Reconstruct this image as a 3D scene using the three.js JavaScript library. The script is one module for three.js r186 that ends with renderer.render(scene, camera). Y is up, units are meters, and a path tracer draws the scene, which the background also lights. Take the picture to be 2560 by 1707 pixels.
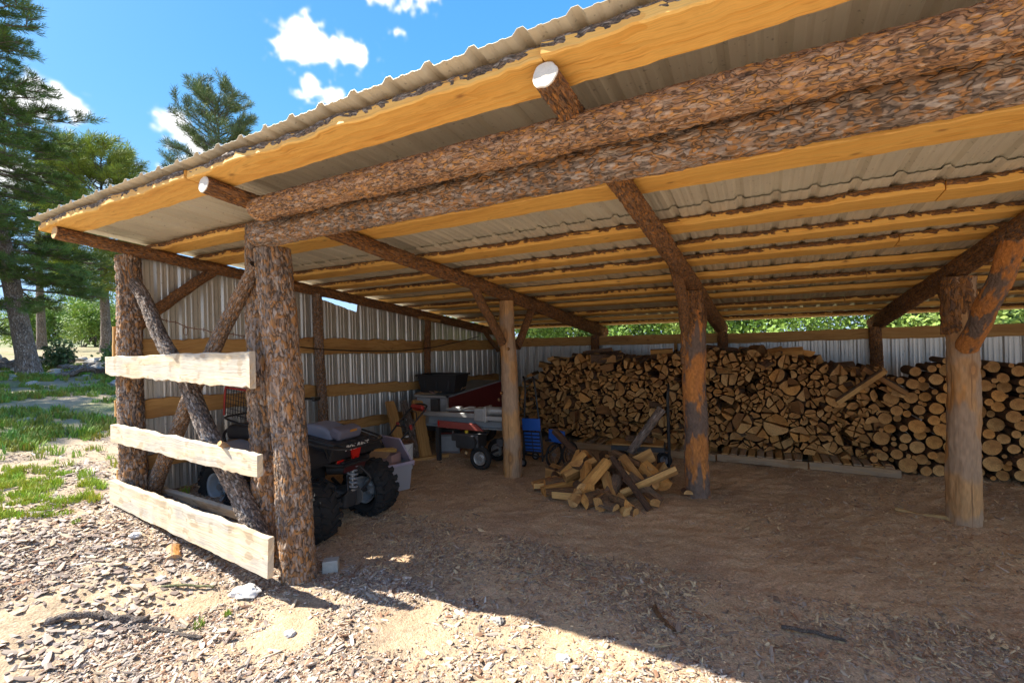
import * as THREE from 'three';
import { mergeGeometries, toCreasedNormals } from 'three/addons/utils/BufferGeometryUtils.js';
import { RoundedBoxGeometry } from 'three/addons/geometries/RoundedBoxGeometry.js';
import { createNoise2D, createNoise3D } from 'simplex-noise';
import { FontLoader } from 'three/addons/loaders/FontLoader.js';
import { TextGeometry } from 'three/addons/geometries/TextGeometry.js';

// ---------------------------------------------------------------- camera, sky, sun, exposure
const scene = new THREE.Scene();
const camera = new THREE.PerspectiveCamera(72.3, 1024 / 682, 0.05, 600);
camera.position.set(0, 1.65, 0);
camera.rotation.set(THREE.MathUtils.degToRad(-0.14), THREE.MathUtils.degToRad(28.43), THREE.MathUtils.degToRad(-1.5), 'YXZ');
const renderer = new THREE.WebGLRenderer({ antialias: true });
renderer.setSize(1024, 682);
renderer.toneMapping = THREE.LinearToneMapping;
renderer.toneMappingExposure = 6.9;
renderer.shadowMap.enabled = true;

const SUN_DIR = new THREE.Vector3(-1.0, 1, 0.372).normalize();
const sun = new THREE.DirectionalLight(new THREE.Color(1.0, 0.95, 0.84), 2.0);
sun.position.copy(SUN_DIR).multiplyScalar(60);
sun.castShadow = true;
sun.shadow.mapSize.set(4096, 4096);
Object.assign(sun.shadow.camera, { left: -22, right: 22, top: 22, bottom: -22, near: 1, far: 140 });
scene.add(sun, sun.target);

function rng(seed) { let a = seed >>> 0; return () => { a = (a + 0x6D2B79F5) | 0; let t = Math.imul(a ^ (a >>> 15), 1 | a); t = (t + Math.imul(t ^ (t >>> 7), 61 | t)) ^ t; return ((t ^ (t >>> 14)) >>> 0) / 4294967296; }; }
const n2 = createNoise2D(rng(11)), n3 = createNoise3D(rng(12));
const clamp = (x, a = 0, b = 1) => Math.min(b, Math.max(a, x));
const lerp = (a, b, t) => a + (b - a) * t;
const sstep = (a, b, x) => { const t = clamp((x - a) / (b - a)); return t * t * (3 - 2 * t); };
const fbm2 = (x, y, o = 4) => { let s = 0, a = 0.5; for (let i = 0; i < o; i++) { s += a * n2(x, y); x = x * 2.03 + 17.1; y = y * 2.03 - 9.7; a *= 0.5; } return s; };
const fbm3 = (x, y, z, o = 4) => { let s = 0, a = 0.5; for (let i = 0; i < o; i++) { s += a * n3(x, y, z); x = x * 2.03 + 7.1; y = y * 2.03 - 9.7; z = z * 2.03 + 3.3; a *= 0.5; } return s; };

{ // the sky: clear blue air that pales towards the horizon, with small fair-weather clouds (azimuth, elevation, width, height in degrees)
  const W = 2048, H = 1024, data = new Float32Array(W * H * 4), R = rng(5), G = 0.190;
  const puffs = [
    [-142.3, 30.9, 2.2, 1.7], [-139.8, 30.5, 3.0, 1.5], [-137.0, 30.3, 2.4, 1.1], [-141.4, 31.9, 1.2, 1.0], [-135.8, 30.2, 1.1, .9], [-141.0, 27.2, 0.8, 1.1], [-140.8, 26.1, 1.4, 0.9], [-138.2, 26.4, 0.8, 1.0], [-138.9, 25.6, 0.8, .6],
    [-162.6, 21.6, 1.9, 1.3], [-161.2, 20.3, 1.1, 1.4], [-164.6, 20.6, 1.8, 1.6], [-153.3, 21.6, 1.4, 1.5], [-152.0, 19.2, 2.0, 2.0], [-150.6, 16.8, 3.2, 1.5], [-155.0, 15.5, 4, 1.2], [-165, 14.5, 5, 1.3],
    [-129.2, 36.0, 2.6, 1.0], [-131.5, 33.0, 0.7, 0.5], [-118.3, 31.6, 1.2, 0.8], [-133.2, 35.6, .6, .6]];
  for (let i = 0; i < 60; i++) { // the same kind of clouds go on round the rest of the sky
    const az = -90 + R() * 240, el = 8 + 55 * R() * R(), k = 1 + 1.5 * R();
    for (let j = 0; j < 4; j++) puffs.push([az + (R() - .5) * 6 * k, el + (R() - .5) * 1.6 * k, (1 + 2 * R()) * k, (.7 + .7 * R()) * k]);
  }
  for (let j = 0; j < H; j++) {
    const el = (j + 0.5) / H * 180 - 90, e = el * Math.PI / 180;
    for (let i = 0; i < W; i++) {
      const az = (i + 0.5) / W * 360 - 180, a = az * Math.PI / 180;
      const dx = Math.cos(e) * Math.cos(a), dy = Math.sin(e), dz = Math.cos(e) * Math.sin(a);
      const t = Math.pow(clamp(1 - Math.max(dy, 0)), 2.1);
      let r = lerp(0.072, 0.60, t * t), g = lerp(0.275, 0.77, t), b = lerp(0.80, 1.06, t);
      const sa = Math.acos(clamp(dx * SUN_DIR.x + dy * SUN_DIR.y + dz * SUN_DIR.z, -1, 1)) * 180 / Math.PI, au = 1.9 * Math.exp(-sa / 9) + .16 * Math.exp(-sa / 24); // bright air round the unseen sun, added to lift the shaded interior
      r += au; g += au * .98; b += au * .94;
      if (el > -2 && el < 75) {
        let m = 0;
        const wx = 1.6 * fbm3(dx * 9, dy * 9, dz * 9, 3), wy = 1.2 * fbm3(dx * 9 + 40, dy * 9, dz * 9, 3);
        for (const p of puffs) {
          let da = az - p[0]; if (da > 180) da -= 360; if (da < -180) da += 360; da *= Math.cos(e);
          const u = (da + wx) / p[2], v = (el - p[1] + wy) / p[3];
          if (u * u + v * v < 6) m += Math.exp(-(u * u + v * v) * 1.1);
        }
        if (m > 0.02) {
          const f = fbm3(dx * 34, dy * 40, dz * 34, 5), f2 = fbm3(dx * 90, dy * 90, dz * 90, 3);
          const c = sstep(0.30, 0.95, m * 1.1 + f * 0.75 + f2 * .22 - 0.02) * clamp(m * 3.2);
          const w = 1.08 + 0.22 * f;
          r = lerp(r, w, c); g = lerp(g, w * 1.0, c); b = lerp(b, w * 1.02, c);
        }
      }
      if (el < 0) { const q = sstep(0, -6, el); r = lerp(r, 0.22, q); g = lerp(g, 0.19, q); b = lerp(b, 0.14, q); }
      const o = (j * W + i) * 4; data[o] = r * G; data[o + 1] = g * G; data[o + 2] = b * G; data[o + 3] = 1;
    }
  }
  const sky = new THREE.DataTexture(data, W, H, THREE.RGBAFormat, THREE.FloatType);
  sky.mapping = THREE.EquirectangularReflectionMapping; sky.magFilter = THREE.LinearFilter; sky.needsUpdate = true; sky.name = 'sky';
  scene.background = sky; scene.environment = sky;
}

// ---------------------------------------------------------------- helpers
const V = (x, y, z) => new THREE.Vector3(x, y, z);
const names = {};
const numbered = n => { const k = (names[n] = (names[n] ?? -1) + 1); return k ? n + '_' + String(k).padStart(3, '0') : n; };
function part(name, geo, mat, parent) { const m = new THREE.Mesh(geo, mat); m.name = name; m.castShadow = m.receiveShadow = true; if (parent) parent.add(m); return m; }
function tag(o, label, category, group, kind) { o.userData.label = label; o.userData.category = category; if (group) o.userData.group = group; if (kind) o.userData.kind = kind; return o; }
function thing(name, label, category, pos = [0, 0, 0], turn = 0, group) { const g = new THREE.Group(); g.name = numbered(name); g.position.set(...pos); g.rotation.y = turn; tag(g, label, category, group); scene.add(g); return g; }
function solo(name, geo, mat, label, category, group) { const m = part(numbered(name), geo, mat); tag(m, label, category, group); scene.add(m); return m; }
function struct(name, geo, mat) { const m = part(name, geo, mat); m.userData.kind = 'structure'; m.userData.label = name.replace(/_/g, ' '); scene.add(m); return m; }
function mg(list) { // merge anything into one plain geometry
  return mergeGeometries(list.map(g => { let q = g.index ? g.toNonIndexed() : g.clone(); for (const k of Object.keys(q.attributes)) if (!['position', 'normal', 'uv'].includes(k)) q.deleteAttribute(k); if (!q.attributes.normal) q.computeVertexNormals(); if (!q.attributes.uv) q.setAttribute('uv', new THREE.BufferAttribute(new Float32Array(q.attributes.position.count * 2), 2)); return q; }));
}
const box = (w, h, d, x = 0, y = 0, z = 0, rx = 0, ry = 0, rz = 0) => { const g = new THREE.BoxGeometry(w, h, d); g.rotateX(rx); g.rotateY(ry); g.rotateZ(rz); return g.translate(x, y, z); };
const rbox = (w, h, d, r, x = 0, y = 0, z = 0, rx = 0, ry = 0, rz = 0) => { const g = new RoundedBoxGeometry(w, h, d, 2, r); g.rotateX(rx); g.rotateY(ry); g.rotateZ(rz); return g.translate(x, y, z); };
const tube = (pts, r, seg = 24, rad = 7, closed = false) => new THREE.TubeGeometry(new THREE.CatmullRomCurve3(pts.map(p => V(...p)), closed, 'catmullrom', .3), seg, r, rad, closed);
const bar = (a, b, r, rad = 8, r2) => { const A = V(...a), B = V(...b), d = B.clone().sub(A), g = new THREE.CylinderGeometry(r2 ?? r, r, d.length(), rad, 1); g.applyQuaternion(new THREE.Quaternion().setFromUnitVectors(V(0, 1, 0), d.clone().normalize())); const m = A.add(B).multiplyScalar(.5); return g.translate(m.x, m.y, m.z); };
const std = (o) => new THREE.MeshStandardMaterial({ roughness: .8, metalness: 0, side: THREE.DoubleSide, ...o });
const lin = (r, g, b) => new THREE.Color().setRGB(r, g, b);
// ---------------------------------------------------------------- procedural textures
const hsh = (x, y, s) => { let h = Math.imul(x | 0, 374761393) + Math.imul(y | 0, 668265263) + Math.imul(s | 0, 2147483647 ^ 0x5bd1e995); h = Math.imul(h ^ (h >>> 13), 1274126177); return ((h ^ (h >>> 16)) >>> 0) / 4294967296; };
function pnoise(x, y, px, py, s = 0) { // periodic value noise
  const xi = Math.floor(x), yi = Math.floor(y), fx = x - xi, fy = y - yi, u = fx * fx * (3 - 2 * fx), v = fy * fy * (3 - 2 * fy), m = (a, p) => ((a % p) + p) % p;
  const a = hsh(m(xi, px), m(yi, py), s), b = hsh(m(xi + 1, px), m(yi, py), s), c = hsh(m(xi, px), m(yi + 1, py), s), d = hsh(m(xi + 1, px), m(yi + 1, py), s);
  return lerp(lerp(a, b, u), lerp(c, d, u), v);
}
const pfbm = (u, v, px, py, o, s) => { let t = 0, a = .5, n = 0; for (let i = 0; i < o; i++) { t += a * pnoise(u * px, v * py, px, py, s + i * 7); n += a; a *= .5; px *= 2; py *= 2; } return t / n; };
function worley(x, y, px, py, s) { // periodic cells: nearest, second nearest, id
  const xi = Math.floor(x), yi = Math.floor(y); let f1 = 9, f2 = 9, id = 0;
  for (let j = -1; j <= 1; j++) for (let i = -1; i <= 1; i++) {
    const cx = ((xi + i) % px + px) % px, cy = ((yi + j) % py + py) % py;
    const dx = xi + i + hsh(cx, cy, s) - x, dy = yi + j + hsh(cx, cy, s + 1) - y, d = Math.hypot(dx, dy);
    if (d < f1) { f2 = f1; f1 = d; id = cx * 131 + cy * 17; } else if (d < f2) f2 = d;
  }
  return [f1, f2, id];
}
function texture(W, H, fn, srgb = true, wrap = true) { // fn(u, v) returns linear [r,g,b] or a height
  const d = new Uint8Array(W * H * 4), enc = x => { x = clamp(x); return srgb ? (x <= .0031308 ? 12.92 * x : 1.055 * Math.pow(x, 1 / 2.4) - .055) * 255 : x * 255; };
  for (let j = 0; j < H; j++) for (let i = 0; i < W; i++) { const c = fn((i + .5) / W, (j + .5) / H), o = (j * W + i) * 4; if (typeof c === 'number') { d[o] = d[o + 1] = d[o + 2] = enc(c); } else { d[o] = enc(c[0]); d[o + 1] = enc(c[1]); d[o + 2] = enc(c[2]); } d[o + 3] = 255; }
  const t = new THREE.DataTexture(d, W, H); if (srgb) t.colorSpace = THREE.SRGBColorSpace; t.magFilter = THREE.LinearFilter; t.minFilter = THREE.LinearMipmapLinearFilter; t.generateMipmaps = true; if (wrap) t.wrapS = t.wrapT = THREE.RepeatWrapping; t.anisotropy = 8; t.needsUpdate = true; return t;
}
const mix3 = (a, b, t) => [lerp(a[0], b[0], t), lerp(a[1], b[1], t), lerp(a[2], b[2], t)];

// pine bark: u runs once round the log, v along it (two girths long); flaky plates between furrows
const BW = 512, BH = 1024, barkH = new Float32Array(BW * BH), barkId = new Float32Array(BW * BH), barkFlake = new Float32Array(BW * BH);
for (let j = 0; j < BH; j++) for (let i = 0; i < BW; i++) {
  const u = (i + .5) / BW, v = (j + .5) / BH;
  const wu = (pfbm(u, v, 6, 8, 3, 3) - .5), wv = (pfbm(u, v, 6, 8, 3, 23) - .5);
  const ju = (pfbm(u, v, 34, 26, 2, 41) - .5), jv = (pfbm(u, v, 34, 26, 2, 43) - .5);
  const [a1, a2, id] = worley(u * 15 + wu * 2.4 + ju * 1.5, v * 13 + wv * 1.8 + jv * 1.5, 15, 13, 31);
  const [b1, b2, jd] = worley(u * 38 + wu * 5, v * 32 + wv * 4, 38, 32, 77);
  const [c1, c2, kd] = worley(u * 24 + wu * 4 + ju * 2, v * 19 + wv * 3 + jv * 2, 24, 19, 131), fineM = sstep(.45, .58, pfbm(u, v, 4, 5, 3, 71)), wv2 = .10 + .34 * pfbm(u, v, 7, 9, 2, 73);
  const plate = lerp(sstep(0.0, wv2, a2 - a1), sstep(0, wv2 * 1.1, c2 - c1), fineM), flake = sstep(0.0, 0.22, b2 - b1);
  const ter = Math.floor(pfbm(u, v, 14, 18, 3, 51) * 6) / 6;
  const rid = ((fineM > .5 ? kd : id) * .3713) % 1, rjd = (jd * .6173) % 1;
  const h = plate * (.45 + .3 * rid) + flake * plate * (.10 + .18 * rjd) + ter * .25 * plate;
  barkH[j * BW + i] = clamp(h); barkId[j * BW + i] = rid * .35 + rjd * .65; barkFlake[j * BW + i] = flake * plate;
}
const barkAt = (u, v) => { u = (u - Math.floor(u)) * BW - .5; v = (v - Math.floor(v)) * BH - .5; const i = Math.floor(u), j = Math.floor(v), fu = u - i, fv = v - j, g = (a, b) => barkH[((b + BH) % BH) * BW + (a + BW) % BW]; return lerp(lerp(g(i, j), g(i + 1, j), fu), lerp(g(i, j + 1), g(i + 1, j + 1), fu), fv); };
function barkColour(pal, seam, scale = [.44, .36, .30]) {
  return texture(BW, BH, (u, v) => {
    const i = Math.min(BW - 1, Math.floor(u * BW)), j = Math.min(BH - 1, Math.floor(v * BH)), k = j * BW + i, id = barkId[k], h = barkH[k];
    const big = pfbm(u, v, 3, 4, 3, 91), fine = pfbm(u, v, 60, 60, 2, 17);
    let t = clamp(id * 1.15 + big * .8 - .48) * (pal.length - 1); const q = Math.min(pal.length - 2, Math.floor(t));
    let c = mix3(pal[q], pal[q + 1], t - q);
    const fib = pfbm(u, v, 70, 22, 2, 117); c = mix3(seam, c, clamp(.22 + .78 * sstep(.04, .36, h + .22 * (fib - .5)) * (.80 + .20 * barkFlake[k])));
    const sc = sstep(.60, .72, pfbm(u, v, 40, 26, 3, 95)); c = mix3(c, scale, sc * .7);
    const f = (.42 + .62 * fine + .42 * fib); return [c[0] * f, c[1] * f, c[2] * f];
  });
}
const T = {};
T.barkBump = texture(BW, BH, (u, v) => barkH[Math.floor(v * BH) * BW + Math.floor(u * BW)] * .8 + .2 * pfbm(u, v, 80, 100, 2, 5), false);
T.barkPost = barkColour([[.12, .092, .08], [.21, .16, .13], [.29, .215, .17], [.32, .175, .085], [.42, .195, .06], [.34, .265, .22]], [.04, .026, .018], [.50, .42, .36]);
T.barkBeam = barkColour([[.12, .08, .062], [.25, .14, .085], [.41, .21, .09], [.39, .255, .175], [.55, .25, .05], [.36, .21, .125]], [.038, .023, .015], [.52, .38, .28]);
T.barkDark = barkColour([[.11, .07, .05], [.20, .10, .05], [.42, .18, .045], [.26, .13, .06], [.16, .10, .075]], [.04, .023, .014], [.36, .20, .10]);
T.barkGrey = barkColour([[.10, .085, .08], [.19, .15, .125], [.28, .20, .15], [.16, .125, .11]], [.035, .026, .02], [.46, .42, .39]);

// sawn pine: u along the grain (2.4 m), v across (0.6 m)
function plank(W, H, light, mid, dark, knotC, seed, grey) {
  const R = rng(seed), knots = []; for (let i = 0; i < 6; i++) knots.push([R(), R(), .005 + .009 * R()]);
  return (u, v) => {
    let y = v, kn = 0, kr = 0;
    for (const k of knots) { let dx = u - k[0], dy = v - k[1]; dx -= Math.round(dx); dy -= Math.round(dy); const d2 = (dx * 2.4) * (dx * 2.4) * .35 + (dy * .6) * (dy * .6), s = k[2]; y += .05 * Math.exp(-d2 / (s * s * 14)) * Math.sign(dy || 1); const q = Math.exp(-d2 / (s * s)); if (q > kn) { kn = q; kr = Math.sqrt(d2) / s; } }
    const w = pfbm(u, y, 3, 4, 3, seed) * 1.6, ring = (y * 9 + w * 2.2) % 1, f = pfbm(u, y, 8, 140, 3, seed + 3), coarse = pfbm(u, v, 4, 6, 3, seed + 9), pores = pfbm(u, y, 40, 260, 2, seed + 5);
    let c = mix3(light, mid, clamp(Math.pow(ring, 2.2) * .9 + (f - .5) * .9)); c = mix3(c, dark, clamp(sstep(.52, .78, coarse) * .55 + sstep(.62, .8, pores) * .35));
    if (grey) { c = mix3(c, grey, sstep(.42, .66, pfbm(u, v, 7, 9, 4, seed + 21)) * .75); c = mix3(c, [.40, .29, .18], sstep(.60, .72, pfbm(u, v, 16, 10, 3, seed + 23)) * .6); }
    if (kn > .05) c = mix3(c, knotC, clamp(kn * 1.2) * (.55 + .25 * pfbm(u, v, 60, 60, 2, 99)));
    const pk = sstep(.70, .76, pfbm(u, y, 14, 50, 3, seed + 31)); c = mix3(c, dark, pk * .6);
    const g = .74 + .36 * pores + .16 * f; return [c[0] * g, c[1] * g, c[2] * g];
  };
}
T.pine = texture(1024, 256, plank(1024, 256, [.86, .51, .135], [.76, .39, .08], [.58, .26, .05], [.25, .09, .03], 301));
T.rail = texture(1024, 256, plank(1024, 256, [.58, .34, .12], [.48, .25, .075], [.34, .16, .05], [.14, .06, .03], 407));
T.pale = texture(1024, 256, plank(1024, 256, [.74, .63, .46], [.66, .52, .34], [.54, .39, .23], [.30, .19, .10], 511, [.50, .46, .40]));
T.plankBump = texture(512, 256, (u, v) => .6 * pfbm(u, v, 6, 90, 3, 8) + .4 * pfbm(u, v, 12, 10, 3, 4), false);
T.peel = texture(512, 1024, (u, v) => {
  const R = rng(9); let c = mix3([.42, .21, .085], [.58, .34, .15], pfbm(u, v, 9, 3, 4, 61)); const st = pfbm(u, v, 34, 3, 3, 62), gr = pfbm(u, v, 4, 5, 3, 63), or = pfbm(u, v, 6, 5, 3, 64);
  c = mix3(c, [.36, .27, .20], sstep(.44, .62, gr) * .7); c = mix3(c, [.56, .24, .05], sstep(.56, .70, or) * .8); c = mix3(c, [.18, .085, .035], sstep(.66, .78, st) * .75);
  for (let k = 0; k < 5; k++) { let dx = u - R(), dy = v - R(); dx -= Math.round(dx); dy -= Math.round(dy); const d = Math.hypot(dx * .7, dy * 1.4 * .5) / (.018 + .02 * R()); if (d < 1.6) c = mix3(c, d < .6 ? [.45, .21, .07] : [.26, .13, .055], sstep(1.6, .9, d) * .7); }
  const f = .8 + .4 * pfbm(u, v, 70, 30, 2, 65); return [c[0] * f, c[1] * f, c[2] * f];
});
T.peelBump = texture(512, 1024, (u, v) => .5 * pfbm(u, v, 30, 3, 3, 62) + .5 * pfbm(u, v, 8, 8, 3, 2), false);
T.orangeBark = texture(512, 1024, (u, v) => { // half-peeled trunk: orange inner bark with grey scales left on it
  const g = pfbm(u, v, 3, 4, 4, 141), s = pfbm(u, v, 20, 14, 3, 142); let c = mix3([.56, .22, .05], [.42, .17, .055], s); c = mix3(c, [.17, .12, .095], sstep(.47, .60, g * .7 + s * .35)); const f = .7 + .6 * pfbm(u, v, 50, 50, 2, 15); return [c[0] * f, c[1] * f, c[2] * f];
});
T.rings = texture(256, 256, (u, v) => {
  const x = u - .5, y = v - .5, a = Math.atan2(y, x), r = Math.hypot(x, y) * (1 + .08 * Math.sin(a * 2 + 1) + .04 * Math.sin(a * 5)); const q = (r * 26 + .5 * pfbm(u, v, 6, 6, 2, 3)) % 1;
  let c = mix3([.70, .46, .22], [.52, .29, .10], Math.pow(q, 2) * .8 + .2 * pfbm(u, v, 30, 30, 2, 4)); const crack = Math.abs(((a + .3 * pnoise(r * 20, 3, 40, 40, 2)) * 1.3) % 1); if (crack < .035 && r > .05) c = mix3(c, [.12, .06, .03], .75); if (r > .44) c = [.16, .09, .05];
  return c;
}, true, false);
T.steel = texture(512, 512, (u, v) => { const a = pfbm(u, v, 4, 4, 5, 201), s = pfbm(u, v, 90, 90, 2, 202), st = pfbm(u, v, 40, 2, 3, 203); const f = .80 + .28 * a + .10 * (st - .5) - .35 * sstep(.80, .88, s); return [f, f * .985, f * .95]; });
T.soil = texture(1024, 1024, (u, v) => { const a = pfbm(u, v, 5, 5, 5, 211), g = pfbm(u, v, 120, 120, 3, 212), h = pfbm(u, v, 300, 300, 2, 213); const f = .55 + .35 * a + .32 * (g - .5) + .5 * (h - .5); return [f, f * lerp(.96, 1.02, a), f * lerp(.9, 1.04, g)]; });
T.soilBump = texture(1024, 1024, (u, v) => .35 * pfbm(u, v, 16, 16, 4, 221) + .4 * pfbm(u, v, 90, 90, 3, 222) + .25 * pfbm(u, v, 260, 260, 2, 223), false);

// firewood sheet: lower left = end grain (0.3 m square), lower right = bark, upper half = split face (grain along u)
T.wood = texture(1024, 1024, (u, v) => {
  if (v < .5 && u < .5) { const x = u * 2 - .5, y = v * 2 - .5, r = Math.hypot(x, y), q = (r * 34 + 1.2 * pfbm(u, v, 8, 8, 3, 31)) % 1, b = pfbm(u, v, 14, 14, 4, 33), s = pfbm(u, v, 150, 150, 2, 34); let c = mix3([.74, .48, .22], [.55, .30, .105], Math.pow(q, 2) * .95 + b * .7 - .22); const an = Math.atan2(y, x), ck = Math.abs((an * 1.1 + .5 * pfbm(u, v, 12, 12, 2, 39)) % 1 - .5); if (ck < .025 && r > .02 && pnoise(an * 3, 1, 20, 20, 5) > .35) c = mix3(c, [.12, .06, .03], .7); c = mix3(c, [.38, .19, .07], sstep(.10, .0, r) * .6 + sstep(.52, .70, pfbm(u, v, 9, 9, 3, 35)) * .5); const f = .70 + .58 * s; return [c[0] * f, c[1] * f, c[2] * f]; }
  if (v < .5) { const k = Math.min(BH - 1, Math.floor(v * 2 * BH)) * BW + Math.min(BW - 1, Math.floor((u - .5) * 2 * BW)); const c = mix3([.055, .038, .03], mix3([.15, .11, .09], [.26, .15, .085], barkId[k]), clamp(.2 + barkH[k] * 1.3)); const f = .75 + .5 * pfbm(u, v, 100, 100, 2, 3); return [c[0] * f, c[1] * f, c[2] * f]; }
  const f1 = pfbm(u, v, 6, 180, 4, 36), f2 = pfbm(u, v, 3, 12, 3, 37); let c = mix3([.74, .49, .22], [.54, .31, .115], f1 * 1.3 - .2); c = mix3(c, [.34, .17, .06], sstep(.55, .75, f2) * .7); const f = .85 + .3 * pfbm(u, v, 60, 200, 2, 38); return [c[0] * f, c[1] * f, c[2] * f];
});
T.woodBump = texture(512, 512, (u, v) => { if (v < .5 && u < .5) return pfbm(u, v, 80, 80, 2, 4); if (v < .5) return barkH[Math.min(BH - 1, Math.floor(v * 2 * BH)) * BW + Math.min(BW - 1, Math.floor((u - .5) * 2 * BW))]; return pfbm(u, v, 6, 120, 3, 36); }, false);
T.rust = texture(256, 256, (u, v) => { const a = pfbm(u, v, 5, 5, 5, 411), f = .8 + .4 * pfbm(u, v, 40, 40, 2, 412) * a; return [f, f, f]; });

const M = {
  barkPost: std({ map: T.barkPost, bumpMap: T.barkBump, bumpScale: .006, roughness: .92 }),
  barkBeam: std({ map: T.barkBeam, bumpMap: T.barkBump, bumpScale: .005, roughness: .9 }),
  barkDark: std({ map: T.barkDark, bumpMap: T.barkBump, bumpScale: .004, roughness: .9 }),
  barkGrey: std({ map: T.barkGrey, bumpMap: T.barkBump, bumpScale: .004, roughness: .95 }),
  pine: std({ map: T.pine, bumpMap: T.plankBump, bumpScale: .0015, roughness: .62 }),
  rail: std({ map: T.rail, bumpMap: T.plankBump, bumpScale: .0015, roughness: .75 }),
  pale: std({ map: T.pale, bumpMap: T.plankBump, bumpScale: .003, roughness: .85 }),
  peel: std({ map: T.peel, bumpMap: T.peelBump, bumpScale: .004, roughness: .72 }),
  orangeBark: std({ map: T.orangeBark, bumpMap: T.barkBump, bumpScale: .004, roughness: .85 }),
  rings: std({ map: T.rings, roughness: .85 }),
  ringsPale: std({ map: T.rings, color: lin(1, 1, 1), roughness: .9 }),
  pallet: std({ map: T.pale, color: lin(.62, .52, .44), bumpMap: T.plankBump, bumpScale: .003, roughness: .9 }),
  knot: std({ map: T.rings, color: lin(.75, .55, .38), roughness: .85 }),
  freshCut: std({ color: lin(.78, .72, .62), map: T.rust, roughness: .9 }),
  roof: std({ color: lin(.72, .68, .575), map: T.steel, roughness: .45, metalness: .2 }),
  wall: std({ color: lin(.68, .69, .68), map: T.steel, roughness: .38, metalness: .55 }),
  wood: std({ map: T.wood, color: lin(1, .93, .80), bumpMap: T.woodBump, bumpScale: .003, roughness: .85 }),
  woodB: std({ map: T.wood, color: lin(.82, .70, .54), bumpMap: T.woodBump, bumpScale: .003, roughness: .85 }),
  woodC: std({ map: T.wood, color: lin(.95, .92, .86), bumpMap: T.woodBump, bumpScale: .003, roughness: .88 }),
  woodE: std({ map: T.wood, color: lin(1, .80, .52), bumpMap: T.woodBump, bumpScale: .003, roughness: .85 }),
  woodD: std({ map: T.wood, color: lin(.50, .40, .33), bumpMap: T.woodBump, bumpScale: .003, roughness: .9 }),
  soil: std({ map: T.soil, bumpMap: T.soilBump, bumpScale: .012, vertexColors: true, roughness: 1 }),
};
// ---------------------------------------------------------------- ground
function hill(x, z) { // large shape: level yard, a bank rising to the left, gentle rise behind
  let y = 0;
  const inside = sstep(-2.35, -3.3, z) * sstep(-4.95, -4.7, x);
  y += 0.34 * sstep(-2.75, -5.0, x) * (1 - .72 * inside);
  if (x < -4.9) y += .064 * (-4.9 - x) * (1 - sstep(-20, -60, x) * .55);
  y += 1.1 * sstep(-10, -26, z) * sstep(-30, -4, x);
  return y;
}
function ground(x, z) {
  const near = 1 - sstep(10, 30, Math.hypot(x + 2, z + 3));
  return hill(x, z) + .022 * fbm2(x * .9, z * .9, 3) + near * (.016 * fbm2(x * 4.2, z * 4.2, 3) + .006 * n2(x * 17, z * 17)) + (1 - near) * .12 * fbm2(x * .22 + 5, z * .22, 3);
}
const litter = (x, z) => { // how thickly bark and chips cover the earth here
  let d = .62 + .9 * fbm2(x * .75 + 3, z * .75 - 2, 4) + .35 * fbm2(x * 2.6, z * 2.6, 3);
  let track = 0; for (const [bx, bz, br] of [[-3.3, -.72, .2], [-3.55, -.9, .24], [-3.7, -1.14, .26], [-3.62, -1.4, .24], [-3.3, -1.62, .2], [-5.2, -.9, .4], [-6.6, -1.2, .5], [-2.45, -1.72, .13], [-1.9, -2.1, .16]]) { const q = ((x - bx) ** 2 + (z - bz) ** 2) / (br * br); track += Math.exp(-q * (1 + .6 * n2(x * 3, z * 3))); } // bare sandy patches in front of the posts
  d -= 1.7 * Math.min(1, track); d += .55 * Math.exp(-Math.pow((x + 3.6) / 1.4, 2) - Math.pow((z + 1.0) / .5, 2));
  d -= .45 * sstep(-3.2, -4.2, z) * sstep(-4.9, -4.2, x) * sstep(0.6, -.6, x);
  return clamp(d);
};
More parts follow.
